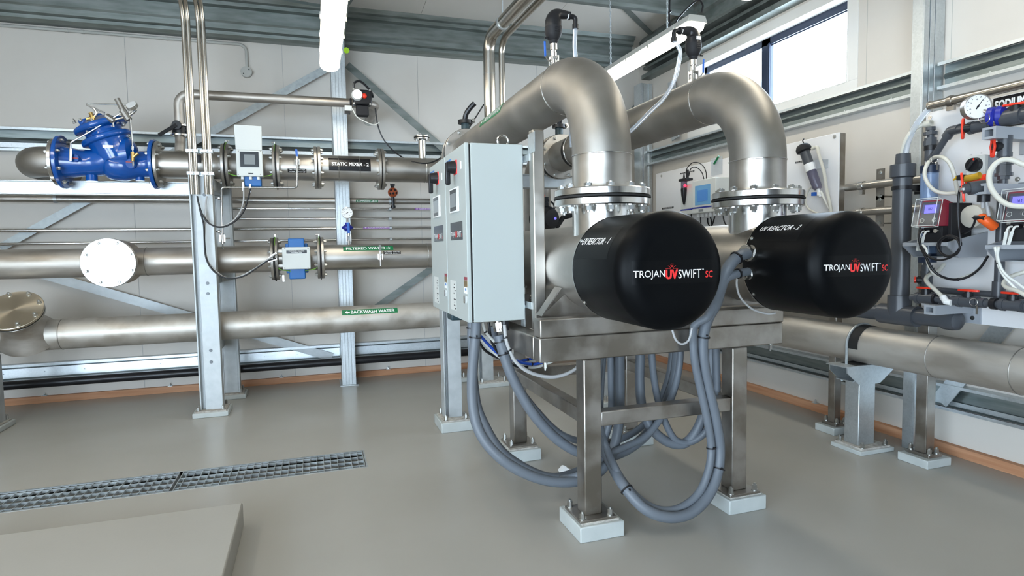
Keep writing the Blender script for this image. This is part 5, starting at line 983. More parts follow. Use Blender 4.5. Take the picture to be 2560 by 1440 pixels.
# litter on the floor
q = MB(); c = PZ(1412, 1176, .01); q.add([c+V(p) for p in ((-.05, -.02, 0), (.04, -.03, 0), (.05, .02, .004), (-.01, .03, .03), (-.045, .02, .004), (0, 0, .035))], [(0, 1, 5), (1, 2, 5), (2, 3, 5), (3, 4, 5), (4, 0, 5)]); tag(q.obj('paper_scrap', 'white', flat=True), 'crumpled white paper scrap on the floor behind the left stand leg', 'scrap')
# ================================================================ right wall equipment
B = lambda px, py, x: PX(px, py, x)
# big low pipe
t = thing('wall_water_pipe', 'large stained stainless pipe low along the window wall', 'pipe', (3.98, 2.5, .672))
q = MB(); q.tube(rnd([(3.98, -3.7, .815), (3.98, 5.68, .815), (3.98, 5.68, 1.3)], .01, 2)[:2]+[V((3.98, 5.6, .815))], .143, 56) if False else q.cyl((3.98, -3.7, .815), (3.98, 5.9, .815), .143, 56); q.obj('pipe_run', 'steel_weathered', t)
weld(t, (3.98, 2.42, .815), (0, 1, 0), .1435, 'steel_matt'); weld(t, (3.98, 2.93, .815), (0, 1, 0), .1435, 'steel_matt')
t = thing('pipe_support', 'galvanised post with flared cradle under the large low pipe', 'support', (3.95, 3.53, 0))
q = MB(); q.box((3.88, 3.47, .045), (4.04, 3.60, .545)); q.obj('post', 'galv', t, bev=.006)
q = MB(); q.prism([(3.74, 3.45, .668), (4.20, 3.45, .668), (4.20, 3.45, .62), (4.06, 3.45, .52), (3.86, 3.45, .52), (3.74, 3.45, .62)], (0, .008, 0)); q.prism([(3.74, 3.61, .668), (4.20, 3.61, .668), (4.20, 3.61, .62), (4.06, 3.61, .52), (3.86, 3.61, .52), (3.74, 3.61, .62)], (0, .008, 0)); q.box((3.72, 3.44, .662), (4.21, 3.63, .670)); q.box((3.80, 3.46, .545), (4.12, 3.61, .552)); q.obj('cradle', 'galv', t)
q = MB(); q.tube([(3.825, 3.54, .655)]+[(3.98+.155*math.cos(PI-PI*k/20), 3.54, .815+.155*math.sin(PI-PI*k/20)) for k in range(21)]+[(4.135, 3.54, .655)], .010, 8); q.obj('u_bolt', 'galv', t)
q = MB(); q.lathe([(.144, -.045), (.149, -.045), (.149, .045), (.144, .045)], (3.98, 3.50, .815), (0, 1, 0), 28, cap=False, a0=-PI*.55, a1=PI*.55); q.box((3.83, 3.46, .668), (4.13, 3.6, .674)); q.obj('rubber_strip', 'rubber', t)
q = MB(); q.box((3.815, 3.385, 0), (4.145, 3.665, .032)); q.obj('concrete_pad', 'pad', t, bev=.004); q = MB(); q.box((3.84, 3.40, .03), (4.12, 3.65, .046)); q.obj('base_plate', 'grout', t, bev=.003); anchor(t, 3.865, 4.095, 3.42, 3.63, .045)
def wpost(x0, x1, y0, y1, zt, px0, px1, py0, py1, ph, lab):
    t = thing('panel_post', lab, 'post', ((x0+x1)/2, (y0+y1)/2, 0), 'stainless posts carrying the white boards')
    q = MB(); q.box((x0, y0, ph+.02), (x1, y1, zt)); q.obj('post', 'steel_frame', t, bev=.006)
    q = MB(); q.box((px0, py0, 0), (px1, py1, ph)); q.obj('concrete_pad', 'pad', t, bev=.005)
    q = MB(); q.box((px0+.05, py0+.03, ph), (px1-.05, py1-.02, ph+.022)); q.obj('base_plate', 'steel_frame', t, bev=.002); anchor(t, px0+.08, px1-.08, py0+.05, py1-.04, ph+.022); return t
wpost(4.095, 4.165, 3.90, 3.97, 2.49, 4.02, 4.26, 3.83, 4.03, .06, 'stainless post behind the large low pipe, left of the galvanised support')
wpost(4.08, 4.165, 3.09, 3.175, 2.44, 4.01, 4.24, 3.02, 3.25, .06, 'stainless post behind the large low pipe, right of the galvanised support')
# boards
t = thing('analyser_board', 'white board with the water analyser, on the window wall', 'board', (4.08, 5.2, 1.13))
q = MB(); q.box((4.078, 3.885, 1.13), (4.092, 6.66, 2.49)); q.obj('board', 'white_board', t, bev=.003)
for p in ((2087, 342), (1654, 440)): a = B(*p, 4.078); k = MB(); k.cyl(a, a+V((-.006, 0, 0)), .016, 12); k.cyl(a+V((-.006, 0, 0)), a+V((-.008, 0, 0)), .006, 6); k.obj('board_screw', 'bright', t)
def sign(t, nm, pa, pb, x, lines, bgm='sign_black', fgm='sign_white', th=.003, mg=.08):
    a, c = B(*pa, x), B(*pb, x); q = MB(); z0, z1 = sorted((a.z, c.z)); q.box((x-th, c.y, z0), (x, a.y, z1)); o = q.obj(nm, bgm, t)
    f = lambda u, v, l: V((x-th-l, a.y-u, z0+v)); W = a.y-c.y; H = z1-z0; q = MB(); n = len(lines)
    for i, l in enumerate(lines): h = H/n; put_text(q, l, f, W*mg, H-h*(i+1)+h*.22, W*(1-mg), H-h*i-h*.2, off=.015, lift=.0008)
    q.obj('lettering', fgm, o); return o
t2 = thing('small_sign', 'small black label at the lower left of the analyser board', 'sign', B(1670, 520, 4.078)); sign(t2, 'sign_plate', (1655, 524), (1684, 516), 4.078, ['TREATED WATER', 'CHLORINE ANALYSER'])
t2 = thing('small_sign', 'small black label above the analyser probe', 'sign', B(1718, 430, 4.078)); sign(t2, 'sign_plate', (1701, 436), (1736, 425.5), 4.078, ['FREE CHLORINE', 'ANALYSER PROBE'])
t2 = thing('small_sign', 'small black label left of the tilted sample filter', 'sign', B(2000, 405, 4.078)); sign(t2, 'sign_plate', (1988, 409), (2018, 399), 4.078, ['RAW WATER', 'SAMPLE FILTER'])
# analyser
t = thing('water_analyser', 'pale grey water analyser box with blue screen panel', 'analyser', (3.98, 5.6, 1.93))
q = MB(); q.box((3.90, 5.235, 1.935), (4.077, 5.64, 2.285)); q.box((3.96, 5.64, 1.94), (4.077, 5.945, 2.27)); m_ = q.obj('housing', 'meter_grey', t, bev=.008)
xf = 3.90
a, c = B(1738, 504, xf), B(1776, 451, xf); q = MB(); q.box((xf-.003, c.y, 2.02), (xf, a.y, 2.225)); o = q.obj('keypad_panel', 'blue_panel', t); q = MB(); W = a.y-c.y; q.box((xf-.005, c.y+W*.16, 2.055), (xf-.003, a.y-W*.16, 2.175)); q.obj('screen', 'screen_blue', o)
q = MB(); q.box((xf-.002, 5.237, 1.985), (xf, 5.638, 2.0)); q.box((3.958, 5.642, 1.985), (3.96, 5.943, 2.0)); q.obj('blue_stripe', 'navy_diaphragm', t)
q = MB(); q.box((xf-.001, 5.44, 1.950), (xf, 5.52, 1.975)); q.obj('rating_label', 'screen_grey', t)
q = MB(); pc = B(1711, 480, 3.95); q.lathe([(1e-4, -.17), (.012, -.15), (.030, -.06), (.036, .0), (.036, .02)], (3.945, pc.y, pc.z+.02), (0, 0, 1), 24); q.obj('probe', 'black', t)
q = MB(); q.lathe([(.034, .02), (.034, .10)], (3.945, pc.y, pc.z+.02), (0, 0, 1), 24); q.obj('flow_cell', 'smoky', t); q = MB(); q.sphere((3.925, pc.y-.05, pc.z+.065), .016); q.obj('indicator_light', 'led_red', t)
q = MB(); q.cbox((3.945, pc.y-.03, pc.z+.132), (.09, .15, .028)); q.cyl((3.945, pc.y, pc.z+.145), (3.945, pc.y, pc.z+.20), .014, 12, .006); q.cyl((3.945, pc.y-.07, pc.z+.145), (3.945, pc.y-.07, pc.z+.24), .013, 12); q.obj('probe_cap', 'black_matt', t, bev=.006)
q = MB(); q.tube(cat([B(*p, 3.95) for p in ((1716, 445), (1716, 425), (1728, 409), (1742, 406), (1757, 414), (1765, 430), (1766, 447))]), .005, 8); q.obj('probe_cable', 'black', t)
q = MB(); q.tube(cat([B(*p, 3.96) for p in ((1722, 440), (1726, 424), (1733, 418), (1745, 421), (1755, 432), (1760, 448))]), .005, 8); q.obj('probe_cable', 'black', t)
q = MB(); q.box((3.94, 5.228, 2.0), (4.0, 5.236, 2.13)); q.obj('yellow_sticker', 'yellow_clear', t)
for k in range(6): q = MB(); q.cyl((3.97, 5.62-.07*k, 1.936), (3.97, 5.62-.07*k, 1.895), .020, 12); q.obj('cable_gland', 'white', t)
for i, pts in enumerate((((1769, 545), (1770, 558), (1777, 570)), ((1776, 542), (1779, 556), (1779, 572)), ((1787, 541), (1783, 555), (1779, 566)), ((1808, 541), (1811, 555), (1818, 566)), ((1751, 535), (1752, 560)), ((1728, 535), (1728, 552)))):
    q = MB(); q.tube(cat([B(*p, 3.99) for p in pts]), .007, 8); q.obj('signal_cable', 'black', t)
t = thing('document_pouch', 'clear plastic pouch with a green pen hung above the analyser', 'pouch', B(1790, 425, 4.07)); a, c = B(1778, 440, 4.073), B(1806, 390, 4.073); q = MB(); q.box((4.068, c.y, a.z), (4.074, a.y, c.z)); q.obj('pouch', 'clear', t)
q = MB(); q.cyl(B(1785, 410, 4.06), B(1797, 390, 4.06), .010, 10); q.obj('pen', 'green_sign', t)
# sample filter
t = thing('sample_filter', 'tilted smoky plastic sample filter bowl with black top on the analyser board', 'filter', B(2030, 430, 4.0)); a = B(2008, 370, 3.98); c = B(2043, 468, 4.02); ax = (c-a).normalized()
q = MB(); q.lathe([(.035, -.03), (.05, -.02), (.062, .005), (.062, .03), (.045, .04)], a, ax, 28); q.obj('filter_head', 'black_matt', t)
q = MB(); q.lathe([(.040, .03), (.040, .15)], a, ax, 28); q.obj('filter_bowl', 'pvc', t); q = MB(); q.lathe([(.041, .15), (.038, .36), (.030, .38)], a, ax, 28); q.obj('clear_bowl', 'smoky', t)
q = MB(); q.lathe([(.043, .15), (.043, .215)], a, ax, 28, cap=False); q.obj('filter_label', 'white', t)
p_ = a+ax*.38; q = MB(); q.cyl(p_, p_+V((0, -.03, -.07)), .014, 10); q.cyl(p_+V((0, -.02, -.03)), p_+V((0, -.02, -.055)), .022, 10); q.obj('outlet_fitting', 'white', t); q = MB(); q.cbox(p_+V((-.01, .03, -.04)), (.03, .03, .03)); q.obj('drain_tap', 'blue_plastic', t)
q = MB(); q.tube(cat([B(*p, 4.0) for p in ((2030, 372), (2042, 368), (2046, 380))]), .014, 10); q.obj('inlet_elbow', 'milky', t)
q = MB(); q.tube(cat([B(*p, 4.0) for p in ((2045, 378), (2052, 402), (2060, 430), (2066, 470), (2074, 505), (2078, 530), (2080, 560))]), .013, 12); q.obj('hose', 'milky', t)
q = MB(); q.tube(cat([B(*p, 4.02) for p in ((2052, 478), (2062, 500), (2074, 522))]), .010, 10); q.obj('hose', 'cable_white', t)
q = MB(); q.tube(cat([B(*p, 4.04) for p in ((2036, 462), (2022, 475), (2014, 500), (2020, 520), (2040, 532), (2060, 540))]), .008, 10); q.obj('hose', 'milky', t)
a, c = B(2040, 425, 4.06), B(2068, 398, 4.06); q = MB(); q.box((4.0, c.y, a.z), (4.072, a.y, c.z)); q.obj('bracket', 'clear', t); q = MB(); q.tube(cat([B(*p, 4.0) for p in ((2010, 360), (2007, 352), (2010, 347))]), .005, 6); q.obj('vent_wire', 'black', t)
# rails between boards
for z, lab, xr in ((B(2180, 463, 4.0).z, 'upper', 0), (B(2200, 528, 4.0).z, 'lower', 0)):
    t = thing('rail_pipe', '%s stainless rail pipe between the analyser board and the grey riser' % lab, 'pipe', (4.2, 3.6, z), 'stainless rail pipes'); zz = z+.055*(z-1.6); q = MB(); q.cyl((4.18, 3.14, zz), (4.18, 3.90, zz), .030, 18); q.obj('pipe_run', 'steel', t)
    q = MB(); q.cbox((4.22, 3.62, zz), (.005, .07, .24)); q.box((4.215, 3.60, zz-.10), (4.284+.21, 3.64, zz-.09)); q.obj('bracket_plate', 'steel_frame', t)
    q = MB(); q.cyl((4.18, 3.73, zz), (4.18, 3.77, zz), .037, 14); q.cbox((4.18, 3.75, zz-.05), (.03, .03, .04)); q.obj('pipe_clamp', 'bright', t)
    for s in (-1, 1): bolt(t, (4.217, 3.62, zz+s*.09), (-1, 0, 0), .012, .012)
# dosing board
XD = 4.05
t = thing('dosing_board', 'white board of the chemical dosing panel, cut by the right edge', 'board', (XD, 2.3, 1.055)); q = MB(); q.box((XD, 1.2, 1.055), (XD+.014, 3.132, 2.478)); q.obj('board', 'white_board', t, bev=.003)
for p in ((2326, 294), (2545, 448)): a = B(*p, XD); k = MB(); k.cyl(a, a+V((-.006, 0, 0)), .014, 14); k.cyl(a+V((-.006, 0, 0)), a+V((-.008, 0, 0)), .006, 6); k.obj('board_screw', 'bright', t)
t = thing('name_sign', 'black SODIUM sign at the top of the dosing board', 'sign', (XD, 2.4, 2.36)); a = B(2484, 262, XD); q = MB(); z1 = B(2484, 247, XD).z; q.box((XD-.004, 1.6, z1-.19), (XD, a.y, z1)); o = q.obj('sign_plate', 'sign_black', t)
f = lambda u, v, l: V((XD-.004-l, a.y-u, z1-.19+v)); q = MB(); W = a.y-B(2560, 240, XD).y; put_text(q, 'SODIUM', f, .012, .118, W+.01, .170, off=.03, lift=.001); q.obj('lettering', 'sign_white', o)
# top rail pipe
z = 2.50; t = thing('steel_conduit', 'stainless conduit across the top of the dosing board', 'conduit', (3.96, 2.2, z)); q = MB(); q.cyl((3.955, 3.035, z), (3.955, 1.2, z), .029, 20); q.obj('conduit_run', 'tube', t); q = MB(); q.cyl((3.955, 3.036, z), (3.955, 3.028, z), .032, 20); q.cyl((3.955, 2.905, z), (3.955, 2.875, z), .036, 20); q.cbox((3.99, 2.89, z-.01), (.10, .03, .04)); q.cbox((3.955, 2.89, z-.045), (.02, .05, .03)); q.obj('conduit_clamp', 'steel_frame', t)
def pvc_pipe(t, pts, r, x, rad=.0, m='pvc', nm='pipe_run', seg=20):
    P_ = [p if isinstance(p, V) else B(p[0], p[1], p[2] if len(p) > 2 else x) for p in pts]; q = MB(); q.tube(rnd(P_, rad, 6) if rad and len(P_) > 2 else P_, r, seg); return q.obj(nm, m, t)
def sock(t, p, ax, r, l, m='pvc', nm='socket', hexa=False):
    p = V(p); ax = V(ax).normalized(); q = MB(); q.cyl(p-ax*l/2, p+ax*l/2, r, 8 if hexa else 24); return q.obj(nm, m, t)
# big grey riser
xv, yv_ = 3.945, 3.21
zt = B(2256, 428, xv).z; t = thing('pvc_riser', 'thick dark grey plastic riser pipe left of the dosing board', 'pipe', (xv, yv_, 1.0)); q = MB(); q.cyl((xv, yv_, 1.12), (xv, yv_, zt), .060, 32); q.obj('pipe_run', 'pvc', t)
q = MB(); q.lathe([(.06, 0), (.079, .01), (.079, .095), (.05, .1), (.045, .17), (1e-4, .17)], (xv, yv_, zt-.05), (0, 0, 1), 12); q.obj('union', 'pvc', t)
zc_ = B(2256, 470, xv).z; q = MB(); q.cyl((xv, yv_, zc_-.013), (xv, yv_, zc_+.013), .068, 24); q.box((xv+.05, yv_-.02, zc_-.022), (4.25, yv_+.02, zc_+.022)); q.box((4.235, yv_-.03, zc_-.03), (4.27, yv_+.14, zc_+.03)); q.obj('pipe_clamp', 'black', t)
zb_ = 1.075
q = MB(); q.cyl((xv, yv_, zb_), (xv, yv_, zb_+.14), .075, 28); q.cyl((xv, yv_+.14, zb_), (xv, yv_-.14, zb_), .073, 28); q.obj('tee', 'pvc', t)
q = MB(); q.cyl((xv, yv_+1.3, zb_), (xv, yv_-.38, zb_), .055, 28); q.obj('pipe_run', 'pvc', t); q = MB(); q.lathe([(.064, 0), (.066, .05), (.060, .085), (.035, .105), (1e-4, .110)], (xv, yv_-.33, zb_), (0, -1, 0), 28); q.obj('end_cap', 'pvc', t)
def hose(lab, pts, x, r, m, nm='hose', ties=(), grp='hoses and cables of the dosing panel', cat_='hose'):
    return cable(nm, lab, [V(B(p[0], p[1], p[2] if len(p) > 2 else x)) for p in pts], 0, r, m, ties, grp, 7, cat_)
hose('clear hose curving from the top conduit down into the grey riser', [(2327, 267, 3.955), (2318, 277, 3.95), (2300, 298, 3.94), (2283, 325, 3.94), (2270, 355, 3.94), (2264, 385, 3.945), (2262, 408, 3.945)], 3.95, .019, 'clear_hose')
hose('milky hose curving from the white fitting down into the grey riser', [(2308, 311, 3.98), (2290, 320, 3.95), (2272, 338, 3.93), (2260, 362, 3.93), (2254, 388, 3.94), (2251, 408, 3.94)], 3.95, .014, 'milky')
t = thing('hose_fitting', 'cream hose fitting at the top left corner of the dosing board', 'fitting', B(2320, 310, 3.98)); q = MB(); a, c = B(2306, 313, 3.98), B(2329, 307, 3.98); q.cyl(a, c, .016, 12); q.cyl(a+(c-a)*.3, c, .023, 12); q.obj('fitting', 'milky', t)
# calibration column with dark fittings
xq = 3.93; cx = B(2325, 400, xq); t = thing('calibration_column', 'clear blue calibration column with dark fittings at the left of the dosing board', 'column', (xq, cx.y, 1.3), None); X0, Y0 = xq, cx.y
def vz(py): return B(2325, py, xq).z
pvc_pipe(t, [V((X0, Y0, vz(318))), V((X0, Y0, vz(425)))], .022, 0)
for a, c, r in ((330, 338, .042), (345, 352, .036), (352, 364, .042), (318, 326, .03)): sock(t, (X0, Y0, vz((a+c)/2)), (0, 0, 1), r, abs(vz(a)-vz(c)), hexa=True)
sock(t, (X0, Y0, vz(370)), (0, 0, 1), .038, .03, 'black', 'pipe_clip'); sock(t, (X0, Y0, vz(385)), (0, 0, 1), .032, .09)
q = MB(); q.cyl((X0, Y0, vz(423)), (X0, Y0, vz(640)), .052, 28); q.obj('clear_tube', 'clear_blue', t); sock(t, (X0, Y0, vz(423)), (0, 0, 1), .054, .05, 'navy', 'tube_cap'); sock(t, (X0, Y0, vz(645)), (0, 0, 1), .054, .06, 'navy', 'tube_cap')
pvc_pipe(t, [V((X0, Y0, vz(650))), V((X0, Y0, vz(742)))], .022, 0); sock(t, (X0, Y0, vz(672)), (0, 0, 1), .033, .05); sock(t, (X0, Y0, vz(694)), (0, 0, 1), .036, .07)
def wing(t, c, lng, nrm, L=.062, W=.022, T=.012, stem=.03, m='red'):      # red wing handle: long axis lng, spindle axis nrm
    c = V(c); lng = V(lng).normalized(); nrm = V(nrm).normalized(); s = lng.cross(nrm); q = MB(); out = [(-1, .28), (-.85, .62), (-.35, .72), (0, 1.0), (.35, .72), (.85, .62), (1, .28), (1, -.28), (.85, -.62), (.35, -.72), (0, -1.0), (-.35, -.72), (-.85, -.62), (-1, -.28)]
    O = [c+lng*a*L+s*b*W for a, b in out]; I = [c+lng*a*L*.55+s*b*W*.45 for a, b in out]; n = len(out)
    vs = [p-nrm*T*.5 for p in O]+[p-nrm*T*.5 for p in I]+[p+nrm*T*(.5) for p in O]+[p+nrm*T*.5 for p in I]; fs = []
    for i in range(n):
        j = (i+1) % n; fs += [(i, j, n+j, n+i), (2*n+i, 3*n+i, 3*n+j, 2*n+j), (i, 2*n+i, 2*n+j, j), (n+i, n+j, 3*n+j, 3*n+i)]
    q.add(vs, fs); h = q.obj('handle', m, t, bev=.002); q = MB(); q.cyl(c-nrm*(stem+T), c+nrm*T*.2, .020, 16); q.cyl(c-nrm*(stem+T), c-nrm*(stem*.4), .027, 16); q.obj('spindle', 'black', t); return h
def ball_valve(lab, c, pipe_ax, nrm, lng, r=.034, l=.13, stem=.035):
    c = V(c); t = thing('ball_valve', lab, 'valve', c, 'red handled plastic ball valves'); pa = V(pipe_ax).normalized(); q = MB(); q.cyl(c-pa*l/2, c+pa*l/2, r*.8, 24); q.cyl(c-pa*l*.28, c+pa*l*.28, r, 24)
    for s in (-1, 1): q.cyl(c+pa*s*l*.28, c+pa*s*l*.46, r*1.12, 12)
    q.obj('valve_body', 'pvc', t); n = V(nrm).normalized(); wing(t, c+n*(r+stem), lng, n); return t
c = B(2314, 746, 3.80); pz = c.z
ball_valve('red handled valve at the lower left of the dosing panel, handle on top', c, (0, 1, 0), (0, 0, 1), (0, 1, 0))
c2 = B(2420, 752, 3.80); ball_valve('red handled valve at the middle bottom of the dosing panel', (3.80, c2.y, pz), (0, 1, 0), (0, 0, 1), (0, 1, 0))
c3 = B(2531, 766, 3.80); ball_valve('red handled valve at the bottom right edge of the dosing panel', (3.80, c3.y, pz-.0), (0, 1, 0), (0, 0, 1), (0, 1, 0))
ball_valve('red handled valve on the calibration column, handle turned left', (X0, Y0, vz(700)), (0, 0, 1), (-.6, .8, 0), (-.8, -.6, 0), stem=.03)
t = thing('dosing_pipework', 'dark grey plastic pipe along the bottom of the dosing panel', 'pipe', (3.8, 2.4, pz)); pvc_pipe(t, [V((3.80, c.y+.1, pz)), V((3.80, c3.y-.4, pz))], .022, 0); pvc_pipe(t, [V((3.93, Y0, pz+.05)), V((3.93, 1.8, pz+.03))], .020, 0)
c5 = B(2500, 640, 3.93); pvc_pipe(t, [V((3.93, c5.y, pz)), V((3.93, c5.y, 1.95))], .026, 0); sock(t, (3.93, c5.y, pz+.08), (0, 0, 1), .035, .09)
for px in (2360, 2390, 2455): p = B(px, 755, 3.80); sock(t, (3.80, p.y, pz), (0, 1, 0), .030, .04)
for px in (2335, 2486): p = B(px, 765, 3.80); sock(t, (3.80, p.y, pz), (0, 1, 0), .034, .03, 'black', 'pipe_clip')
# bracket arms
def arm(lab, xf, y, z0, z1, w_=.085, plate=-.02, plate_w=.075):
    t = thing('bracket_arm', lab, 'bracket', (XD, y, (z0+z1)/2), 'square grey bracket arms'); h = z1-z0; tk = .014; q = MB(); yb0, yb1 = y, y+w_
    q.sqtube(xf, XD-.008, yb0, yb1, z0, z1, tk)
    q.box((xf+.09, yb0+tk, z0+tk), (xf+.10, yb1-tk, z1-tk)); q.obj('arm', 'pvc_light', t)
    q = MB(); q.box((XD-.008, y-.03+plate, z0-.07), (XD, y+w_+.03, z1+.02 if plate < -.0 else z1)); o = q.obj('wall_plate', 'pvc_light', t, bev=.003); k = MB(); k.cyl((XD-.008, y-.0, z0-.035), (XD-.014, y-.0, z0-.035), .014, 14); k.obj('plate_screw', 'bright', o); return t
def zpx(px, py, x): return B(px, py, x).z
arm('lowest grey bracket arm, under the bottom pipe of the dosing panel', 3.708, 2.77, zpx(2338, 788, 3.708), zpx(2338, 764, 3.708), .075)
arm('middle grey bracket arm, right of the yellow valve', 3.62, 2.43, zpx(2462, 485, 3.62), zpx(2462, 458, 3.62), .075)
arm('top grey bracket arm, under the blue diaphragm of the gauge', 3.68, 2.43, zpx(2487, 345, 3.68), zpx(2487, 315, 3.68), .075)
arm('grey bracket arm at the bottom right corner of the photo edge', 3.70, 2.17, 1.02+.08, 1.10+.08, .075)
# diagonal pipe and top pipework
t = thing('dosing_pipework', 'dark grey plastic pipe rising diagonally to the upper red valve', 'pipe', B(2380, 340, 3.86)); pvc_pipe(t, [(2326, 405, 3.92), (2373, 332, 3.88), (2392, 324, 3.86), (2425, 319, 3.82)], .021, 3.88, .02)
for a, c in (((2366, 343, 3.885), (2378, 326, 3.88)), ((2378, 327, 3.88), (2400, 321.5, 3.86)), ((2326, 405, 3.92), (2338, 388, 3.91))): q = MB(); q.cyl(B(*a), B(*c), .030, 20); q.obj('socket', 'pvc', t)
c = B(2450, 316, 3.78); ball_valve('red handled valve at the right end of the diagonal pipe, handle facing left', c, (0, 1, 0), (-.35, 1, 0), (0, 0, 1), stem=.05)
c = B(2512, 366, 3.80); t0 = ball_valve('red handled valve hanging under the top grey bracket arm', c, (0, 0, 1), (-1, .45, 0), (0, 0, 1), stem=.03); t = thing('dosing_pipework', 'dark plastic vertical fittings between the top and middle bracket arms', 'pipe', c)
pvc_pipe(t, [V((c.x, c.y, zpx(2512, 345, 3.8))), V((c.x, c.y, zpx(2512, 460, 3.8)))], .020, 0)
for a, e, r in ((385, 392, .033), (406, 412, .045), (412, 432, .036), (432, 440, .044), (440, 448, .03)): sock(t, (c.x, c.y, zpx(2512, (a+e)/2, 3.8)), (0, 0, 1), r, abs(zpx(2512, a, 3.8)-zpx(2512, e, 3.8)), hexa=True)
c = B(2532, 292, 3.80); t = thing('ball_valve', 'grey plastic valve with red handle on top, in front of the SODIUM sign', 'valve', c, 'red handled plastic ball valves'); q = MB(); q.cyl(c+V((0, .09, 0)), c+V((0, -.12, 0)), .034, 24); q.cyl(c+V((0, .05, 0)), c+V((0, -.05, 0)), .045, 24); q.obj('valve_body', 'pvc', t); q = MB(); q.cyl(c+V((0, .09, 0)), c+V((0, .07, 0)), .045, 20); q.obj('union_ring', 'bright', t); wing(t, c+V((-.01, -.02, .066)), (0, 1, .05), (0, 0, 1), L=.07)
# gauge with diaphragm
gc = B(2445, 266, 3.74); ga = V((-.50, -.86, -.05)).normalized(); t = thing('pressure_gauge', 'large steel pressure gauge on a blue diaphragm seal at the dosing board', 'gauge', gc, 'round pressure gauges')
gauge(t, gc, ga, .073, .055, .55, m='steel'); sc_ = B(2492, 292, 3.80); q = MB(); q.lathe([(.03, -.05), (.057, -.035), (.06, -.01), (.052, 0), (.06, .008), (.06, .035), (.03, .05)], sc_, (-.25, 1, .0), 32); q.obj('diaphragm_seal', 'navy_diaphragm', t)
q = MB(); q.cyl(gc-ga*.04, sc_, .016, 12); q.obj('gauge_stem', 'bright', t); q = MB(); q.tube(cat([B(*p, 3.74) for p in ((2446, 296), (2449, 303), (2458, 308), (2468, 306), (2474, 296), (2472, 285))]), .003, 6); q.obj('tag_wire', 'bright', t)
# rotary isolator
xs_ = 3.925; t = thing('rotary_isolator', 'pale grey isolator box with a black rotary knob', 'switch', (4.0, 2.7, 1.95)); za_, zb2 = zpx(2462, 458, xs_), zpx(2462, 386, xs_); ya, yb_2 = B(2415, 420, xs_).y, 2.649
q = MB(); q.box((xs_, yb_2, za_), (xs_+.03, ya, zb2)); q.obj('switch_front', 'meter_grey', t, bev=.004); q = MB(); q.box((xs_+.032, yb_2, za_), (XD, ya, zb2)); q.obj('switch_box', 'pvc_light', t, bev=.004); kc = B(2432, 412, xs_-.02); kc.x = xs_
q = MB(); q.cyl(kc, kc+V((-.028, 0, 0)), .046, 32, .042); o = q.obj('knob', 'black', t); q = MB(); d = V((0, -.6, .8)); q.obox(kc+V((-.036, 0, 0))-d*.038, kc+V((-.036, 0, 0))+d*.040, .016, .02, (1, 0, 0)); q.obj('knob_grip', 'black_matt', o, bev=.004); q = MB(); q.cbox(kc+V((-.047, -.022, .03)), (.002, .008, .012)); q.obj('knob_pointer', 'red', o)
f = lambda u, v, l: V((xs_-l, ya-u, za_+v)); q = MB(); W = ya-yb_2; put_text(q, 'OFF', f, W*.18, .181, W*.30, .188, off=0); put_text(q, 'ON', f, W*.76, .183, W*.84, .190, off=0); q.obj('marking', 'black', t)
# yellow and red valve
c = B(2432, 470, 3.62); t = thing('relief_valve', 'grey valve with tall red handle and amber clear cap beside the rotary isolator', 'valve', c); q = MB(); ax_ = V((-.8, .55, -.1)).normalized(); q.cyl(c-ax_*.06, c+ax_*.02, .038, 24); q.cyl(c+ax_*.02, c+ax_*.05, .026, 20); q.obj('valve_body', 'pvc', t); q = MB(); q.hexa(c+ax_*.05, c+ax_*.065, .014); q.obj('adjusting_screw', 'bright', t)
wing(t, B(2407, 468, 3.60), (0, .12, 1), (-.5, .85, 0), L=.085, stem=.05); q = MB(); q.tube(cat([B(*p, 3.70) for p in ((2383, 450), (2395, 444), (2410, 446), (2430, 444), (2450, 438))]), [.006]*4+[.012]*8+[.02]*13, 12); q.obj('amber_cap', 'yellow_clear', t); q = MB(); a = B(2404, 444, 3.69); q.cbox(a, (.03, .04, .03)); q.obj('cap_clip', 'black', t)
q = MB(); a = B(2444, 450, 3.74); q.cyl(a+V((0, .05, -.01)), a+V((0, -.06, .0)), .032, 20); q.obj('red_collar', 'red', t)
c = B(2459, 492, 3.72); q = MB(); q.cyl(c+V((0, 0, .03)), c+V((0, 0, -.03)), .032, 16); q.obj('lower_union', 'black', t)
hose('short clear probe tube under the amber capped valve', [(2456, 500, 3.74), (2457, 512, 3.74), (2457, 521, 3.74)], 3.74, .010, 'conduit_light'); hose('slim grey probe rod dropping to the orange plug', [(2464, 500, 3.76), (2468, 518, 3.77), (2473, 540, 3.78)], 3.76, .011, 'conduit_light')
# pumps and shelves
def shelf(y0, y1, xf, zt, lab):
    t = thing('pump_shelf', lab, 'shelf', (XD, y0, zt-.1), 'grey plastic pump shelves'); q = MB(); q.box((xf+.009, y0+.011, zt-.008), (XD-.002, y1-.011, zt)); q.box((xf, y0+.011, zt-.010), (xf+.008, y1-.011, zt+.012))
    q.obj('shelf_plate', 'pvc_light', t); q = MB()
    for y in (y0, y1-.01): q.prism([(xf, y, zt+.012), (XD-.001, y, zt+.075), (XD-.001, y, zt-.085), (xf+.10, y, zt-.085), (xf, y, zt-.01)], (0, .01, 0))
    q.box((xf+.102, y0+.011, zt-.084), (XD-.002, y1-.011, zt-.079)); q.obj('side_plate', 'pvc_light', t); return t
ys1 = 2.70; zs1 = 1.575; shelf(ys1, 3.0, 3.70, zs1, 'grey shelf under the left dosing pump'); shelf(2.12, 2.48, 3.70, B(2460, 618, 3.70).z, 'grey shelf under the right dosing pump, cut by the photo edge')
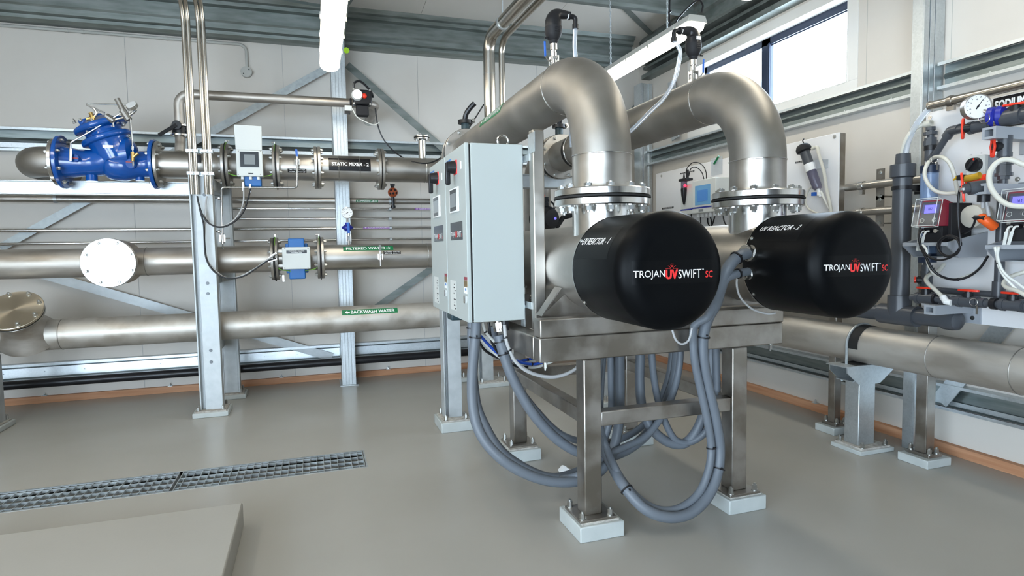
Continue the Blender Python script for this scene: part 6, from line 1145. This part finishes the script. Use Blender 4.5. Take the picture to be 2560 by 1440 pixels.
def pump(dy, dz, lab):
    xf = 3.735; y1, y0 = 2.925+dy, 2.79+dy; z0, z1 = 1.69+dz, 1.855+dz; t = thing('dosing_pump', lab, 'pump', (3.9, y0, zs1+dz), 'dosing pumps with lit violet screens')
    q = MB(); q.prism([(xf, y0, z0), (xf+.035, y0, z1), (xf+.06, y0, z1+.004), (xf+.17, y0, z1-.03), (xf+.15, y0, z0)], (0, y1-y0, 0)); h = q.obj('control_head', 'maroon', t, bev=.004)
    n = V((-(z1-z0), 0, .035)).normalized(); F = lambda u, v, l: V((xf, y1-u, z0))+V((.035, 0, z1-z0)).normalized()*v+n*l
    q = MB(); patch(q, F, .006, .006, .129, .160, lift=.001); o = q.obj('control_face', 'screen_grey' if 0 else 'pvc', h); q = MB(); patch(q, F, .028, .085, .108, .140, lift=.002); s_ = q.obj('lit_screen', 'screen_lit', o); q = MB(); put_text(q, '10.2', F, .055, .105, .08, .122, lift=.003); q.obj('screen_digits', 'sign_black', s_)
    for u in (.025, .105): q = MB(); q.lathe([(.012, .0015), (.014, .0015), (.014, .003), (.012, .003)], F(u, .04, 0), n, 16, cap=False); q.obj('button_ring', 'meter_grey', o)
    q = MB(); e = .004; A = [F(-.004, -.006, .004), F(.139, -.006, .004), F(.139, .172, .004), F(-.004, .172, .004)]; D = n*.045
    vs = A+[p+D for p in A]; q.add(vs, [(4, 5, 6, 7), (0, 1, 5, 4), (1, 2, 6, 5), (2, 3, 7, 6), (3, 0, 4, 7)]); q.obj('clear_cover', 'lens', t, flat=True)
    q = MB()
    for i, j in ((0, 1), (1, 2), (2, 3), (3, 0), (4, 5), (5, 6), (6, 7), (7, 4), (0, 4), (1, 5), (2, 6), (3, 7)): q.cyl(vs[i], vs[j], .0022, 6)
    q.obj('cover_edge', 'meter_grey', t)
    q = MB(); q.box((xf+.04, y0, zs1+dz+.002), (xf+.14, y1-.01, z0)); q.obj('pump_base', 'black_matt', t, bev=.004)
    q = MB(); q.box((xf+.09, y0-.02, zs1+dz+.03), (xf+.27, y0+.06, 1.835+dz)); q.cyl((xf+.24, y0-.02, 1.73+dz), (xf+.24, y0+.08, 1.73+dz), .055, 24); q.obj('drive_housing', 'black_matt', t, bev=.004)
    q = MB(); q.lathe([(.05, -.04), (.070, -.03), (.074, 0), (.074, .05)], (xf+.20, y0-.085, 1.745+dz), (1, 0, 0), 28); q.obj('pump_head', 'milky', t)
    for u in (0, .045, .09): q = MB(); q.cyl((xf+.045, y1-.02-u, zs1+.085+dz), (xf+.01, y1-.02-u, zs1+.085+dz), .013, 12); q.obj('cable_port', 'black' if u < .08 else 'bright', t)
    for k, u in enumerate((.01, .04)):
        a = V((xf+.01, y1-.03-u, zs1+.085+dz)); q = MB(); q.tube(cat([a, a+V((-.02, .004, -.005)), a+V((-.03, .01, -.03))]), .006, 8); q.obj('sensor_cable', 'cable_white', t)
        q = MB(); b0 = a+V((-.03, .010, -.03)); b1 = a+V((-.035, .018+.01*k, -.125)); q.obox(b0, b1, .018, .006, (1, 0, 0)); q.obj('cable_tag', 'meter_grey', t, bev=.002)
    return t
pump(0, 0, 'left dosing pump with lit screen under a clear cover'); pump(-.515, B(2460, 618, 3.70).z-zs1+.03, 'right dosing pump with lit screen, overlapped by the milky hose')
hose('white sensor cables falling from the left pump tags', [(2306, 612, 3.69), (2316, 625, 3.69), (2317, 650, 3.70), (2327, 675, 3.71), (2345, 690, 3.74), (2375, 698, 3.80), (2405, 694, 3.86), (2440, 680, 3.92)], 3.7, .0075, 'cable_white', 'pump_cable', cat_='cable')
hose('black cable sweeping below the left pump shelf', [(2300, 570, 3.72), (2297, 590, 3.68), (2303, 620, 3.68), (2316, 645, 3.68), (2330, 672, 3.69), (2352, 690, 3.72), (2385, 699, 3.80), (2420, 692, 3.86), (2450, 670, 3.92), (2470, 640, 3.97)], 3.7, .0075, 'black', 'pump_cable', (.45, .7), cat_='cable')
hose('white sensor cables falling from the right pump tags', [(2487, 617, 3.67), (2492, 637, 3.68), (2497, 665, 3.70), (2510, 690, 3.72), (2530, 712, 3.75), (2560, 740, 3.78)], 3.7, .0075, 'cable_white', 'pump_cable', (.35,), cat_='cable')
hose('second white cable falling from the right pump tags', [(2497, 617, 3.67), (2494, 640, 3.68), (2503, 670, 3.70), (2518, 690, 3.72), (2540, 705, 3.75), (2562, 722, 3.78)], 3.7, .0075, 'cable_white', 'pump_cable', (), cat_='cable')
q = MB(); cc = B(2375, 615, 3.68); P_ = [cc+V((-.004*k/8*.3, -.066*math.cos(2*PI*k/24)*(1+.05*math.sin(k)), .062*math.sin(2*PI*k/24)*(1+.04*math.cos(k*.7)))) for k in range(24*4)]; q.tube(P_, .006, 8); tag(q.obj('coiled_cable', 'black'), 'coiled black cable hanging in front of the left pump shelf', 'cable')
hose('black cable from the amber capped valve down to the coil', [(2402, 466, 3.66), (2397, 485, 3.67), (2395, 520, 3.67), (2396, 560, 3.67), (2400, 590, 3.67), (2401, 615, 3.67)], 3.67, .0065, 'black', 'pump_cable', cat_='cable')
hose('black cable from the coil around the left pump ports', [(2393, 634, 3.67), (2370, 646, 3.68), (2345, 650, 3.69), (2320, 640, 3.68), (2302, 615, 3.68), (2297, 590, 3.69), (2305, 572, 3.72)], 3.67, .0065, 'black', 'pump_cable', cat_='cable')
t = thing('probe_plug', 'orange probe plug with black connector between the two pumps', 'plug', B(2465, 545, 3.78)); q = MB(); a = B(2457, 546, 3.78); q.sphere(a, .030); q.tube(cat([a, B(2470, 556, 3.80), B(2485, 567, 3.84)]), .028, 14); q.obj('plug_body', 'orange', t); q = MB(); q.cyl(B(2436, 544, 3.76), B(2462, 545, 3.765), .014, 12); q.cyl(B(2430, 544, 3.76), B(2437, 544, 3.76), .004, 6); q.obj('connector', 'black', t)
hose('short black cable from the probe connector to the left pump', [(2438, 549, 3.77), (2434, 562, 3.78), (2425, 575, 3.80), (2410, 583, 3.84), (2400, 584, 3.86)], 3.8, .006, 'black', 'pump_cable', cat_='cable')
hose('left milky hose loop in front of the dosing board', [(2326, 400, 3.90), (2340, 392, 3.86), (2358, 394, 3.80), (2374, 408, 3.80), (2384, 432, 3.82), (2390, 460, 3.84), (2394, 482, 3.86)], 3.85, .012, 'milky')
hose('lower left milky hose arc beside the clear blue column', [(2322, 404, 3.88), (2314, 420, 3.84), (2312, 440, 3.82), (2322, 462, 3.82), (2340, 478, 3.84), (2365, 484, 3.87), (2392, 483, 3.9), (2400, 500, 3.96), (2404, 530, 4.0)], 3.85, .012, 'milky')
hose('right milky hose arc over the right pump screen', [(2590, 420, 3.70), (2560, 412, 3.66), (2530, 400, 3.63), (2505, 400, 3.60), (2484, 415, 3.58), (2473, 440, 3.56), (2478, 470, 3.56), (2498, 497, 3.57), (2525, 513, 3.58), (2565, 516, 3.6), (2600, 512, 3.6)], 3.6, .014, 'milky')
hose('milky hose bending down to the lower left red valve', [(2360, 660, 4.0), (2345, 678, 3.95), (2322, 688, 3.86), (2315, 698, 3.82), (2320, 708, 3.80), (2335, 722, 3.79), (2352, 738, 3.78), (2362, 752, 3.77)], 3.8, .013, 'milky')
t = thing('hose_fitting', 'white plastic elbow fitting on the bottom pipe of the dosing panel', 'fitting', B(2366, 752, 3.76)); q = MB(); q.cyl(B(2357, 742, 3.77), B(2366, 755, 3.76), .020, 12); q.cyl(B(2364, 754, 3.76), B(2378, 757, 3.765), .019, 12); q.obj('elbow', 'white', t)
hose('milky hose leaving the right side of the bottom pipework', [(2562, 680, 3.9), (2530, 690, 3.85), (2513, 702, 3.8), (2510, 712, 3.78), (2520, 720, 3.76), (2545, 728, 3.74), (2570, 742, 3.73)], 3.8, .012, 'milky')
for px, py, x, lab in ((2442, 775, 3.74, 'small metal tag hanging from the bottom pipework'), (2382, 408, 3.80, 'small metal tag hanging by the calibration column')):
    pp = B(px, py, x) if px != 2382 else B(2343, 415, 3.86); t = thing('metal_tag', lab, 'tag', pp, 'hanging metal tags'); q = MB(); q.cbox(pp+V((0, 0, 0)), (.003, .012, .05)); q.obj('tag', 'bright', t); q = MB(); q.tube([pp+V((0, .02+.022*math.cos(2*PI*k/16), .045+.022*math.sin(2*PI*k/16))) for k in range(16)], .0015, 5, closed=True); q.obj('ring', 'bright', t)
